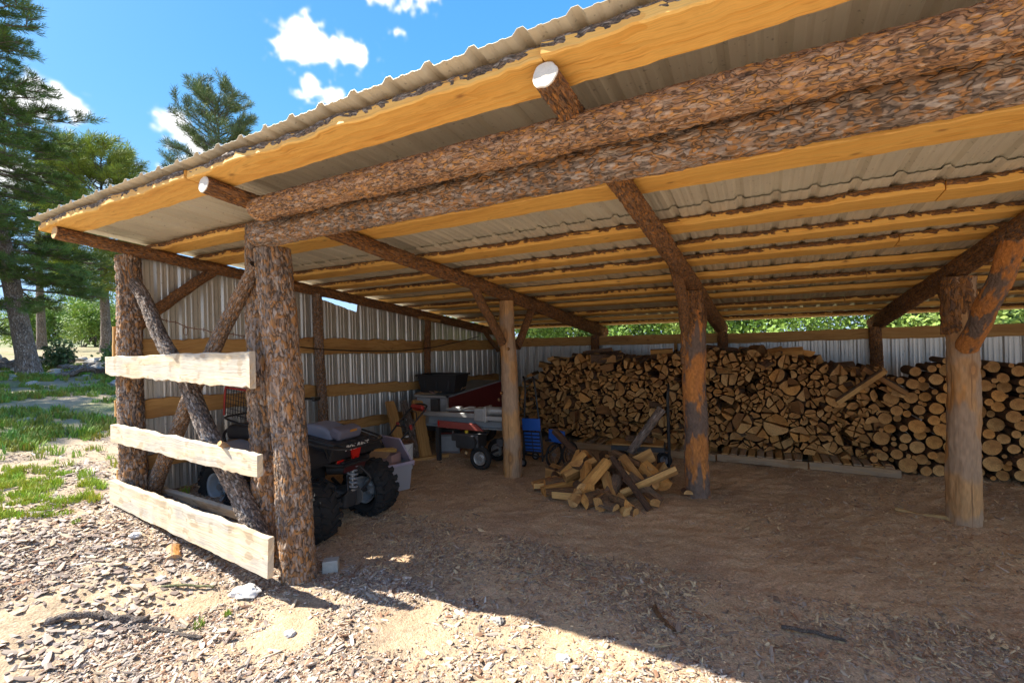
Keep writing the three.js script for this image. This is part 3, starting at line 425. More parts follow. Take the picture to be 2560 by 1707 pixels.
{
  const R = rng(77), kinds = [[flakeGeo(1, 1.5, .35, .10), 1], [flakeGeo(2, 1.1, .1, .14), 1], [flakeGeo(3, 2.6, .2, .16), .7], [flakeGeo(4, 1.7, .5, .08), 1]];
  const pal = [[.33, .27, .23], [.42, .345, .285], [.22, .165, .135], [.44, .34, .24], [.55, .43, .30], [.23, .125, .075], [.37, .23, .145], [.62, .55, .475]];
  const palIn = [[.32, .235, .17], [.42, .31, .215], [.25, .17, .12], [.54, .39, .23], [.64, .48, .28], [.32, .17, .09], [.42, .33, .26]];
  const spots = kinds.map(() => []), m = new THREE.Matrix4(), q = new THREE.Quaternion(), e = new THREE.Euler();
  let tries = 0, made = 0;
  while (made < 190000 && tries++ < 1200000) {
    const near = R() < .62, x = near ? -5.2 + 7 * R() : -7.6 + 10.6 * R(), z = near ? -.55 - 2.9 * R() : -.4 - 6.8 * R(); if (x * -.476 - z * .88 < .55 && z > -1.2 && x > -.6) continue;
    const l = litter(x, z), inside = z < -2.5 && x > -4.8; if (R() > Math.pow(l, 1.35) * (inside ? .75 : 1)) continue;
    const p = inside ? palIn : pal, c = p[Math.floor(R() * p.length)], s = (inside ? .0065 : .0075) * Math.pow(R(), -.38), sz = Math.min(s, inside ? (R() < .12 ? .05 : .012 + .014 * R()) : .022 + .022 * R()), k = Math.floor(R() * kinds.length), f = .75 + .5 * R();
    e.set((R() - .5) * .9, R() * 6.28, (R() - .5) * .9); q.setFromEuler(e); m.compose(V(x, ground(x, z) + sz * .12, z), q, V(sz * (.8 + (inside ? 1.6 : .8) * R()), sz, sz * (.45 + .6 * R()))); spots[k].push([m.clone(), lin(c[0] * f, c[1] * f, c[2] * f)]); made++;
  }
  // loose bark along the foot of the bank and by the posts
  for (let i = 0; i < 5200; i++) { const x = -6.6 + 3.4 * R(), z = -1.35 - .45 * (x + 3.2) * -.25 + (R() - .5) * 1.1, sz = .015 + .04 * R() * R(); if (R() > clamp(.5 + 1.2 * fbm2(x * 1.1 + 9, z * 1.1, 3))) continue; const c = pal[Math.floor(R() * 4)], f = .8 + .4 * R(); e.set((R() - .5) * .5, (R() - .5) * 1.6, (R() - .5) * .5); q.setFromEuler(e); m.compose(V(x, ground(x, z) + sz * .15, z), q, V(sz * 1.3, sz, sz)); spots[i % 4].push([m.clone(), lin(c[0] * f, c[1] * f, c[2] * f)]); }
  const names4 = ['bark_flakes', 'wood_chips', 'bark_splinters', 'curled_bark_chips'], lab = ['thin grey brown bark flakes strewn over the yard', 'small blunt wood chips strewn over the yard', 'long narrow bark splinters strewn over the yard', 'curled brown bark chips strewn over the yard'];
  kinds.forEach(([g], k) => { const im = new THREE.InstancedMesh(g, chipMat, spots[k].length); spots[k].forEach(([mm, c], i) => { im.setMatrixAt(i, mm); im.setColorAt(i, c); }); im.name = names4[k]; im.castShadow = im.receiveShadow = true; tag(im, lab[k], 'litter', null, 'stuff'); scene.add(im); });
}
function rockGeo(r, seed, flat = .6, stretch = 1.2, detail = 3) { const g = new THREE.IcosahedronGeometry(r, detail), p = g.attributes.position; for (let i = 0; i < p.count; i++) { const v = V(p.getX(i), p.getY(i), p.getZ(i)), d = v.clone().normalize(), k = 1 + .28 * n3(d.x * 1.3 + seed * 3, d.y * 1.3, d.z * 1.3) + .10 * n3(d.x * 4 + seed, d.y * 4, d.z * 4); p.setXYZ(i, v.x * k * stretch, v.y * k * flat, v.z * k); } return toCreasedNormals(g, .5); }
const rockMat = std({ color: lin(.42, .39, .35), map: T.rust, roughness: .95 }), whiteRock = std({ color: lin(.74, .72, .68), map: T.rust, roughness: .85 });
function rock(x, z, r, seed, mat, label, flat, stretch, turn = 0) { const m = solo('rock', rockGeo(r, seed, flat, stretch), mat, label, 'rock'); m.position.set(x, ground(x, z) + r * flat * .35, z); m.rotation.y = turn; return m; }
rock(-3.06, -1.86, .072, 1, whiteRock, 'white flat stone lying just in front of the big corner post', .5, 1.3, .5);
rock(-4.2, -1.72, .035, 2, whiteRock, 'small white stone under the lowest pale board', .6, 1.2);
rock(-2.43, -1.72, .028, 3, whiteRock, 'small white stone in the sun below the edge of the roof shadow', .6, 1.2);
rock(-.95, -2.22, .03, 4, whiteRock, 'small pale pebble near the bottom edge of the sunlit gravel', .6, 1.3);
rock(-.80, -2.02, .045, 5, whiteRock, 'larger pale stone at the lower end of the sunlit strip', .5, 1.2);
rock(-1.42, -2.36, .03, 6, rockMat, 'grey brown pebble on the edge of the roof shadow', .6, 1.3);
rock(-3.62, -1.62, .03, 7, rockMat, 'tan pebble in the bare sandy strip', .6, 1.5);
rock(.55, -2.62, .04, 8, std({ color: lin(.06, .065, .075), map: T.rust, roughness: .9 }), 'dark lump lying on the shaded floor at the right edge', .7, 1.2);
const stickMat = M.barkGrey;
function stick(name, a, b, r, seed, mat, label, category = 'stick', lift = .8) { const A = V(a[0], ground(...a) + r * lift, a[1]), B = V(b[0], ground(...b) + r * lift, b[1]); const g = logGeo(A.toArray(), B.toArray(), r, r * .75, { seed, amp: r * .35, step: Math.max(.006, r * .4), bend: r * .9, lump: .25 }); const caps = [capGeo(g.userData.rim(0), g.userData.dir.clone().negate()), capGeo(g.userData.rim(1), g.userData.dir)]; return solo(name, mg([g, ...caps]), mat, label, category); }
stick('broken_branch', [-3.60, -1.05], [-3.42, -1.22], .022, 3, stickMat, 'short thick grey bark-covered chunk near the bottom left corner');
stick('broken_branch', [-3.46, -1.24], [-3.24, -1.38], .022, 4, stickMat, 'grey bark chunk right of the shorter one on the sandy strip');
stick('broken_branch', [-3.20, -1.34], [-2.86, -1.47], .012, 5, stickMat, 'thin grey stick lying on chips below the corner post');
stick('broken_branch', [-3.52, -1.58], [-3.26, -1.76], .010, 6, std({ map: T.barkGrey, color: lin(.8, 1, .55), roughness: .9 }), 'thin greenish stick pointing at the white stone');
stick('broken_branch', [-4.86, -1.0], [-4.48, -1.06], .016, 7, stickMat, 'dark stick at the left edge among bark flakes');
stick('broken_branch', [-4.3, -.72], [-3.95, -.84], .014, 8, stickMat, 'long brown bark strip at the left edge beside bare sand');
stick('broken_branch', [.05, -2.98], [.34, -3.0], .011, 9, stickMat, 'pale crooked twig on the shaded litter at lower right');
stick('broken_branch', [-.62, -2.86], [-.48, -2.70], .016, 10, M.barkDark, 'brown bark piece inside the roof shadow edge');
stick('bark_slab', [1.02, -5.40], [1.36, -5.28], .02, 11, std({ color: lin(.52, .34, .15), roughness: .9, map: T.rust }), 'pale peeled bark strip at the foot of the rightmost post', 'bark');
{ const g = logGeo([-3.92, .18, -1.84], [-3.78, .155, -1.77], .055, .052, { seed: 5, amp: .006, bend: 0 }); const m = solo('log_offcut', mg([g, capGeo(g.userData.rim(0), g.userData.dir.clone().negate()), capGeo(g.userData.rim(1), g.userData.dir)]), M.peel, 'short brown log offcut wedged under the lowest pale board', 'log'); m.position.y = -.03; }
solo('concrete_block', rbox(.11, .09, .08, .008, -2.84, .04 + ground(-2.84, -2.36), -2.36, 0, .7), std({ color: lin(.52, .50, .45), map: T.rust, roughness: .95 }), 'pale block on the ground behind the big corner post', 'block');
// weeds and grass
function bladeGeo(n, h, spread, w, seed) { const R = rng(seed), pos = []; for (let i = 0; i < n; i++) { const a = R() * 6.28, r = spread * Math.sqrt(R()), x = Math.cos(a) * r, z = Math.sin(a) * r, hh = h * (.5 + .6 * R()), lean = .5 * hh * (R() + .2), d = R() * 6.28, lx = Math.cos(d) * lean, lz = Math.sin(d) * lean, px = -Math.sin(d) * w, pz = Math.cos(d) * w; pos.push(x - px, 0, z - pz, x + px, 0, z + pz, x + lx * .4 + px * .8, hh * .6, z + lz * .4 + pz * .8, x - px, 0, z - pz, x + lx * .4 + px * .8, hh * .6, z + lz * .4 + pz * .8, x + lx * .4 - px * .8, hh * .6, z + lz * .4 - pz * .8, x + lx * .4 - px * .8, hh * .6, z + lz * .4 - pz * .8, x + lx * .4 + px * .8, hh * .6, z + lz * .4 + pz * .8, x + lx, hh, z + lz); } const g = new THREE.BufferGeometry(); g.setAttribute('position', new THREE.Float32BufferAttribute(pos, 3)); g.computeVertexNormals(); return g; }
const grassMat = new THREE.MeshPhysicalMaterial({ color: lin(1, 1, 1), roughness: .8, side: THREE.DoubleSide, transmission: .0 });
{
  const R = rng(123), g = bladeGeo(18, .10, .06, .006, 7), list = [];
  const put = (x, z, s, c) => list.push([x, z, s, c]);
  for (let i = 0; i < 1100; i++) { const a = R() * 6.28, r = Math.sqrt(R()), x = -5.95 + Math.cos(a) * r * .95, z = -1.60 + Math.sin(a) * r * .48; if (fbm2(x * 3, z * 3, 3) > .0) put(x, z, .35 + .6 * R() * R(), [.26 + .14 * R(), .36 + .12 * R(), .04]); }
  for (let i = 0; i < 9000; i++) { const x = -7.6 - 11 * R(), z = -7.5 + 7.5 * R(); if (fbm2(x * .45 + 7, z * .45, 3) + .25 * n2(x * 2, z * 2) > -.08) put(x, z, .5 + .9 * R(), [.13 + .13 * R(), .21 + .12 * R(), .035]); }
  for (let i = 0; i < 260; i++) { const x = -5.6 - 2.6 * R(), z = -4.2 + 3.6 * R(); if (R() < .6) put(x, z, .5 + .7 * R(), [.22 + .12 * R(), .31 + .1 * R(), .05]); }
  const im = new THREE.InstancedMesh(g, grassMat, list.length), m = new THREE.Matrix4(); list.forEach(([x, z, s, c], i) => { m.compose(V(x, ground(x, z) - .004, z), new THREE.Quaternion().setFromEuler(new THREE.Euler(0, R() * 6.28, 0)), V(s, s, s)); im.setMatrixAt(i, m); im.setColorAt(i, lin(...c)); });
  im.name = 'grass'; im.castShadow = im.receiveShadow = true; tag(im, 'green grass and weeds growing on the bank left of the shed', 'grass', null, 'stuff'); scene.add(im);
  for (const [x, z, s, l] of [[-2.98, -1.52, .8, 'small green weed in the chips below the white stone'], [-2.93, -1.66, .5, 'tiny green sprout beside the white stone'], [-4.72, -2.32, 1.1, 'green weed behind the lowest pale board by the metal wall'], [-4.72, -1.55, .6, 'small green sprout at the left end of the lowest pale board']]) { const w = solo('weed', bladeGeo(26, .07 * s, .04 * s, .004, x * 9), std({ color: lin(.26, .37, .05), roughness: .8 }), l, 'weed'); w.position.set(x, ground(x, z), z); }
}
// ---------------------------------------------------------------- firewood
const woodMats = [M.wood, M.woodB, M.woodC, M.woodE, M.woodD];
/* prism from a cross-section polygon [[x,y,isBark]...] (counter-clockwise), length len along -z, front face at z = 0 */
function billetGeo(poly, len, o = {}) {
  const pos = [], uv = [], nor = [], R = rng(o.seed || 1), n = poly.length, cx = poly.reduce((s, p) => s + p[0], 0) / n, cy = poly.reduce((s, p) => s + p[1], 0) / n, px = o.pith ? o.pith[0] : cx + (R() - .5) * .06, py = o.pith ? o.pith[1] : cy + (R() - .5) * .06;
  const end = (x, y) => [clamp(.25 + (x - px) / .42 * .5, .004, .496), clamp(.25 + (y - py) / .42 * .5, .004, .496)], v0 = R() * .3, u0 = R() * .4, sl = (o.slant || 0), tp = o.taper || 0;
  const P = (p, k) => { const s = k ? 1 - tp : 1; return V(cx + (p[0] - cx) * s, cy + (p[1] - cy) * s, (k ? -len : 0) + (p[0] - cx) * sl * (k ? -1 : 1)); };
  const push = (a, b, c, ua, ub, uc) => { pos.push(a.x, a.y, a.z, b.x, b.y, b.z, c.x, c.y, c.z); uv.push(...ua, ...ub, ...uc); };
  const ctr = { 0: P([cx, cy], 0), 1: P([cx, cy], 1) };
  for (let i = 0; i < n; i++) {
    const a = poly[i], b = poly[(i + 1) % n], A = P(a, 0), B = P(b, 0), C = P(b, 1), D = P(a, 1);
    push(ctr[0], A, B, end(cx, cy), end(...a), end(...b)); push(ctr[1], C, D, end(cx, cy), end(...b), end(...a));
    let q; if (a[2] && b[2]) { const k = i / n * .9; q = [[.5 + .004 + .49 * k, v0], [.5 + .004 + .49 * (k + .9 / n), v0], [.5 + .004 + .49 * (k + .9 / n), v0 + len * .4], [.504 + .49 * k, v0 + len * .4]]; } else { const w = Math.hypot(b[0] - a[0], b[1] - a[1]), vv = .52 + (i * .137 + v0) % .3; q = [[u0, vv], [u0, vv + w * .8], [u0 + len, vv + w * .8], [u0 + len, vv]]; }
    push(A, D, B, q[0], q[3], q[1]); push(B, D, C, q[1], q[3], q[2]);
  }
  let g = new THREE.BufferGeometry(); g.setAttribute('position', new THREE.Float32BufferAttribute(pos, 3)); g.setAttribute('uv', new THREE.Float32BufferAttribute(uv, 2)); g.computeVertexNormals(); return o.smooth ? toCreasedNormals(g, .9) : g;
}
function cells(pts, inside) { // Voronoi cells of points in a box, clipped to neighbours
  return pts.map((p, i) => {
    const R = .30; let poly = [[p[0] - R, p[1] - R], [p[0] + R, p[1] - R], [p[0] + R, p[1] + R], [p[0] - R, p[1] + R]];
    for (let j = 0; j < pts.length; j++) { const q = pts[j]; if (j === i) continue; const dx = q[0] - p[0], dy = q[1] - p[1], d2 = dx * dx + dy * dy; if (d2 > .36) continue; const w = .5 + (p[2] - q[2]) * .5 / d2 * (p[2] + q[2]); const k = dx * (p[0] + dx * w) + dy * (p[1] + dy * w), out = []; for (let a = 0; a < poly.length; a++) { const A = poly[a], B = poly[(a + 1) % poly.length], fa = A[0] * dx + A[1] * dy - k, fb = B[0] * dx + B[1] * dy - k; if (fa <= 0) out.push(A); if (fa * fb < 0) { const t = fa / (fa - fb); out.push([lerp(A[0], B[0], t), lerp(A[1], B[1], t)]); } } poly = out; if (!poly.length) break; }
    return poly;
  });
}
const areaOf = p => { let s = 0; for (let i = 0; i < p.length; i++) { const a = p[i], b = p[(i + 1) % p.length]; s += a[0] * b[1] - a[1] * b[0]; } return s / 2; };
function shapeCell(poly, R) { // shrink, cut one apex, round the rest like the outside of a split log
  const n = poly.length, cx = poly.reduce((s, p) => s + p[0], 0) / n, cy = poly.reduce((s, p) => s + p[1], 0) / n; let p = poly.map(q => { const d = Math.hypot(q[0] - cx, q[1] - cy) || 1, k = Math.max(.3, 1 - .0075 / d); return [cx + (q[0] - cx) * k, cy + (q[1] - cy) * k]; });
  const apex = Math.floor(R() * n), sharp = R() < .72 ? [apex, (apex + 1) % n] : [], out = []; for (let i = 0; i < n; i++) { const a = p[(i + n - 1) % n], b = p[i], c = p[(i + 1) % n]; if (sharp.includes(i)) { out.push([b[0], b[1], 0]); continue; } const t = .30 + .12 * R(); out.push([lerp(b[0], a[0], t), lerp(b[1], a[1], t), 1], [lerp(b[0], lerp(a[0], c[0], .5), .16), lerp(b[1], lerp(a[1], c[1], .5), .16), 1], [lerp(b[0], c[0], t), lerp(b[1], c[1], t), 1]); }
  return { poly: out, pith: p[apex] };
}
// outline of the top of the stack seen along the rear wall
const crest = [[-3.62, .75], [-3.4, 1.02], [-3.02, 1.24], [-2.55, 1.31], [-2.2, 1.29], [-1.85, 1.20], [-1.4, 1.26], [-1.05, 1.33], [-.54, 1.36], [-.06, 1.36], [.34, 1.31], [.62, 1.20], [.84, 1.12], [1.15, 1.08], [1.45, 1.30], [1.83, 1.46], [2.1, 1.40], [2.4, 1.42], [3.6, 1.35]];
const crestAt = x => { for (let i = 0; i < crest.length - 1; i++) if (x < crest[i + 1][0]) { const [a, b] = [crest[i], crest[i + 1]]; return lerp(a[1], b[1], clamp((x - a[0]) / (b[0] - a[0]))); } return 1.3; };
const sideOf = y => 1.0 + .25 * y; // where the split wood stops and the round logs begin
function splitRow(zf, seed, big, dens) {
  const R = rng(seed), pts = []; let t = 0;
  while (t++ < 60000 && pts.length < dens) { const x = -3.66 + 4.95 * R(), y = .10 + 1.32 * R(), s = big * (.55 + .9 * Math.pow(R(), 1.6)) * (y < .6 ? 1.12 : .95); if (y > crestAt(x) + .03 || x > sideOf(y) + .06) continue; let ok = true; for (const p of pts) if (Math.hypot((p[0] - x), (p[1] - y) * 1.12) < (p[2] + s) * .86) { ok = false; break; } if (ok) pts.push([x, y, s]); }
  const cs = cells(pts, null), out = []; cs.forEach((c, i) => { if (c.length < 3) return; c = c.map(q => [clamp(q[0], -3.75, 9), Math.max(q[1], .105)]); const p = pts[i], edge = p[1] > crestAt(p[0]) - .09 || p[0] < -3.55; const m = edge ? p[2] * 1.5 : p[2] * 2.4; c = c.map(q => { const d = Math.hypot(q[0] - p[0], q[1] - p[1]); return d > m ? [lerp(p[0], q[0], m / d), lerp(p[1], q[1], m / d)] : q; }); const A = Math.abs(areaOf(c)); if (A > .0008) out.push({ c, A, p }); });
  return { out, R, zf };
}

function chop(poly, R, n) { // split a log's cross-section through its pith into n pieces
  const m = poly.length; let cx = poly.reduce((s, p) => s + p[0], 0) / m, cy = poly.reduce((s, p) => s + p[1], 0) / m; const jx = cx + (R() - .5) * .02, jy = cy + (R() - .5) * .02, out = [];
  const cut = (p, a, keep) => { const nx = -Math.sin(a), ny = Math.cos(a), f = q => ((q[0] - jx) * nx + (q[1] - jy) * ny) * keep, o = []; for (let i = 0; i < p.length; i++) { const A = p[i], B = p[(i + 1) % p.length], fa = f(A), fb = f(B); if (fa >= 0) o.push(A); if (fa * fb < 0) { const t = fa / (fa - fb); o.push([lerp(A[0], B[0], t), lerp(A[1], B[1], t), 0]); } } return o; };
  const a0 = R() * 6.283; if (n === 1) return [poly]; const half = [cut(poly, a0, 1), cut(poly, a0, -1)]; if (n === 2) return half; const a1 = a0 + 1.2 + .7 * R(); const q = [cut(half[0], a1, 1), cut(half[0], a1, -1)]; if (n === 3) return [...q, half[1]]; return [...q, cut(half[1], a1, 1), cut(half[1], a1, -1)];
}
const roundOut = (c, k) => { const o = []; for (let i = 0; i < c.length; i++) { const a = c[(i + c.length - 1) % c.length], b = c[i], d = c[(i + 1) % c.length]; o.push([lerp(b[0], a[0], k), lerp(b[1], a[1], k), 1], [lerp(b[0], d[0], k), lerp(b[1], d[1], k), 1]); } return o; };
const inset = (p, d) => { const n = p.length, cx = p.reduce((s, q) => s + q[0], 0) / n, cy = p.reduce((s, q) => s + q[1], 0) / n; return p.map(q => { const l = Math.hypot(q[0] - cx, q[1] - cy) || 1, k = Math.max(.35, 1 - d / l); return [cx + (q[0] - cx) * k, cy + (q[1] - cy) * k, q[2]]; }); };
const zone = x => x < -2.55 ? 'behind the wheeled blue chair' : x < -1.9 ? 'left of the tumbled heap' : x < -1.1 ? 'behind the tumbled heap' : x < -.45 ? 'beside the orange post' : x < .2 ? 'right of the orange post' : x < .7 ? 'midway to the round logs' : 'next to the round logs';
const tier = (x, y) => { const s = y / crestAt(x); return s < .2 ? 'lowest courses' : s < .45 ? 'lower half' : s < .72 ? 'upper half' : 'top courses'; };
const tones = ['honey', 'brownish', 'pale', 'yellow', 'dark brown'];
{
  const row = splitRow(-6.98, 991, .088, 420), R = row.R, all = [], rest = []; let nth = 0;
  row.out.forEach(q => { const c = roundOut(roundOut(q.c, .22), .25), n = q.A < .006 ? (R() < .5 ? 1 : 2) : q.A < .013 ? 2 + Math.floor(R() * 2) : 2 + Math.floor(R() * 3); const piv = [c.reduce((s, p) => s + p[0], 0) / c.length, c.reduce((s, p) => s + p[1], 0) / c.length]; for (const w of chop(c, R, n)) { if (w.length < 3) continue; const a = Math.abs(areaOf(w)); if (a < .0005) continue; if (R() < .055) continue; all.push({ w: inset(w, .006 + .006 * R()), a, piv }); } });
  all.sort((p, q) => q.a - p.a);
  all.forEach(({ w, a, piv }, i) => {
    const cx = w.reduce((s, p) => s + p[0], 0) / w.length, cy = w.reduce((s, p) => s + p[1], 0) / w.length, len = .34 + .12 * R(), zf = -7.0 + (R() - .5) * .20 + (R() < .1 ? .07 : 0), g = billetGeo(w, len, { seed: i + 5, pith: piv, slant: (R() - .5) * .5, taper: .15 * R() - .05 }); g.translate(-cx, -cy, 0); g.rotateZ((R() - .5) * .3); g.rotateX((R() - .5) * .22); g.rotateY((R() - .5) * (i % 11 === 3 ? 1.9 : .35)); g.rotateX(i % 11 === 3 ? (R() - .5) * .8 : 0); const tone = Math.floor(R() * 5);
    if (i < 205) { const m = solo('split_firewood', g, woodMats[tone], `${a > .006 ? 'large' : 'medium'} ${tones[tone]} split piece stacked end-on ${zone(cx)}, ${tier(cx, cy)}`, 'firewood', 'split firewood stacked along the rear wall'); m.position.set(cx, cy, zf); } else rest.push(g.translate(cx, cy, zf));
  });
  const m = part('small_split_firewood', mg(rest), M.woodB); tag(m, 'thin split firewood filling the gaps of the long stack', 'firewood', null, 'stuff'); scene.add(m);
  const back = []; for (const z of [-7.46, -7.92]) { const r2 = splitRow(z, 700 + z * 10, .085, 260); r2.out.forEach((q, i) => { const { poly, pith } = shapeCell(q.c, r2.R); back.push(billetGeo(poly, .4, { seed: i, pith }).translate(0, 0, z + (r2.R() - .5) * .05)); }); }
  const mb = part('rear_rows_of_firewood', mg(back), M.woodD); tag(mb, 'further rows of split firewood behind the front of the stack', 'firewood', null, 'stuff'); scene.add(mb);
  console.log('split', all.length);
}
const wedge = (r, R, kind) => { // cross-section of a split piece: quarter, half, plank-like or round, centred on the origin
  const out = []; if (kind === 0) { const a0 = -.3 - .5 * R(), span = 1.25 + .9 * R(); out.push([0, 0, 0]); const n = 5; for (let i = 0; i <= n; i++) { const a = a0 + span * i / n; out.push([Math.cos(a) * r * 1.5, Math.sin(a) * r * 1.5, 1]); } } else if (kind === 1) { const n = 7; for (let i = 0; i <= n; i++) { const a = Math.PI * i / n; out.push([Math.cos(a) * r * 1.15, Math.sin(a) * r * (1 + .2 * R()) - r * .4, 1]); } out.push([-r * 1.1, -r * .42, 0], [r * 1.1, -r * .42, 0]); } else if (kind === 2) { out.push([-r, -r * .6, 0], [r * .9, -r * .7, 0], [r, r * .5, 0], [r * .3, r * .8, 1], [-r * .5, r * .75, 1], [-r * .95, r * .4, 1]); } else { const n = 12; for (let i = 0; i < n; i++) { const a = i / n * 6.283; out.push([Math.cos(a) * r * (1 + .12 * (R() - .5)), Math.sin(a) * r * (1 + .12 * (R() - .5)), 1]); } }
  const cx = out.reduce((s, p) => s + p[0], 0) / out.length, cy = out.reduce((s, p) => s + p[1], 0) / out.length; return out.map(p => [p[0] - cx, p[1] - cy, p[2]]);
};
{ // pieces thrown on top of the stack
  const R = rng(404);
  for (let i = 0; i < 24; i++) { const x = -3.3 + 4.3 * (i + R()) / 24, r = .05 + .03 * R(), kind = Math.floor(R() * 3), len = .32 + .12 * R(), g = billetGeo(wedge(r, R, kind), len, { seed: i + 900, taper: .1 * R() }).translate(0, 0, len / 2); const m = solo('split_firewood', g, woodMats[Math.floor(R() * 4)], `split piece lying loose on top of the stack ${zone(x)}`, 'firewood', 'split firewood lying on top of the stack'); m.position.set(x, crestAt(x) + .03 + .035 * R() + (i % 5 === 0 ? .06 : 0), -7.18 - .38 * R()); m.rotation.set((R() - .5) * .5, 1.57 * (R() < .6 ? 1 : .2) + (R() - .5) * .9, R() * 3, 'YXZ'); }
}
{ // round logs at the right
  const R = rng(555), C = []; let t = 0; const fits = (x, y, r, gap) => C.every(c => Math.hypot(c[0] - x, c[1] - y) > c[2] + r + gap);
  for (const [rmin, rmax, n, T0] of [[.070, .090, 34, 9000], [.054, .070, 90, 20000], [.038, .054, 110, 26000], [.022, .038, 90, 26000]]) { let k = 0; for (t = 0; t < T0 && k < n; t++) { const y = .06 + 1.4 * R(), x = sideOf(y) + .05 + 2.2 * R(), r = lerp(rmin, rmax, R()); if (y - r < .0 || y + r > crestAt(x) + .02 || (rmin > .065 && y > 1.0)) continue; if (!fits(x, y, r, .003) || x - r < sideOf(y) - .02) continue; C.push([x, y, r]); k++; } }
  for (let pass = 0; pass < 160; pass++) for (const c of C) { // let them settle downwards
    for (const [dx, dy] of [[0, -.006], [.005, -.004], [-.005, -.004]]) { const x = c[0] + dx, y = c[1] + dy; if (y - c[2] < .005 || x - c[2] < sideOf(y) - .03) continue; if (C.every(o => o === c || Math.hypot(o[0] - x, o[1] - y) > o[2] + c[2] + .002)) { c[0] = x; c[1] = y; break; } } }
  C.forEach(([x, y, r], i) => { const n = r > .05 ? 16 : 11, poly = []; const e = .1 * (R() - .5); for (let k = 0; k < n; k++) { const a = k / n * 6.283, rr = r * (1 + .05 * n2(Math.cos(a) + i, Math.sin(a)) + e * Math.cos(2 * a + i)) * .97; poly.push([x + Math.cos(a) * rr, y + Math.sin(a) * rr, 1]); } const len = .40 + .12 * R(), g = billetGeo(poly, len, { seed: i, pith: [x + r * .1 * (R() - .5), y], smooth: true, slant: (R() - .5) * .15 }); g.translate(0, 0, -6.92 + (R() - .5) * .26 + (y < .3 ? .10 : 0)); solo('round_log', g, [M.woodE, M.woodB, M.wood, M.woodB][i % 4], `${r > .068 ? 'thick' : r > .05 ? 'medium' : 'thin'} round log stacked end-on ${x < 1.5 ? 'beside the split wood' : x < 1.85 ? 'left of the rightmost post' : x < 2.15 ? 'behind the rightmost post' : 'right of the rightmost post'}, ${y < .3 ? 'lowest courses' : y < .65 ? 'lower half' : y < 1.0 ? 'upper half' : 'top courses'}`, 'log', 'round logs stacked at the right'); });
  console.log('rounds', C.length);
  for (let i = 0; i < 0; i++) { const x = 1.42 + .75 * i + .1 * R(), r = .05 + .02 * R(), len = .45, poly = wedge(r, R, 3), g = billetGeo(poly, len, { seed: i + 70, smooth: true }).translate(0, 0, len / 2); const m = solo('round_log', g, M.woodB, 'round log lying crosswise on top of the round stack', 'log', 'round logs on top of the round stack'); m.position.set(x, crestAt(x) - .01, -7.1 - .3 * R()); m.rotation.set((R() - .5) * .6, .5 + R() * 1.2, 0, 'YXZ'); }
  const mb = []; for (let i = 0; i < 60; i++) { const x = 1.25 + 2.3 * R(), y = .1 + 1.1 * R(); const g = new THREE.CylinderGeometry(.09, .09, .5, 10).rotateX(1.57).translate(x, Math.min(y, crestAt(x) - .1), -7.75 + .1 * R()); mb.push(g); }
}
// two split pieces that slid down where the stacks meet
for (const [p, rot, len, l] of [[[.98, 1.0, -6.82], [-.1, 1.25, .75], .62, 'long split piece slanting down where split and round wood meet'], [[1.22, 1.08, -6.86], [.1, 1.7, -.62], .5, 'long dark split piece leaning against the round logs']]) { const m = solo('split_firewood', billetGeo(wedge(.05, rng(len * 99), 2), len, { seed: len * 10 }).translate(0, 0, len / 2), len > .55 ? M.wood : M.woodD, l, 'firewood'); m.position.set(...p); m.rotation.set(0, rot[1], rot[2], 'ZYX'); }
// pallets under the split wood
for (const [x0, x1, n, l] of [[-2.6, -.6, 13, 'weathered wooden pallet under the split wood, left one'], [-.58, .42, 9, 'weathered wooden pallet under the split wood, middle one'], [.44, 1.30, 8, 'weathered wooden pallet under the split wood, right one']]) {
  const t = thing('pallet', l, 'pallet', [x0, 0, -6.62], 0), w = x1 - x0; board('front_board', t, [0, .055, 0], [w, .05, .02], .09, .03, V(0, 1, 0), M.pallet, { seed: x0 * 3 + 40, live0: .003, live1: .003 });
  for (let k = 0; k < n; k++) { const x = .04 + (w - .08) * (k + .5) / n; board('deck_slat', t, [x, .098, -.03], [x + .01 * Math.sin(k * 5), .098, -1.0], .078, .018, V(1, 0, 0), k % 3 ? M.pallet : M.rail, { seed: k + x0 * 7 + 50, live0: .002, live1: .002 }); }
  board('stringer', t, [.02, .045, -.5], [w - .02, .045, -.5], .08, .04, V(0, 1, 0), M.rail, { seed: 9 }); board('stringer', t, [.02, .045, -.95], [w - .02, .045, -.95], .08, .04, V(0, 1, 0), M.rail, { seed: 11 });
}
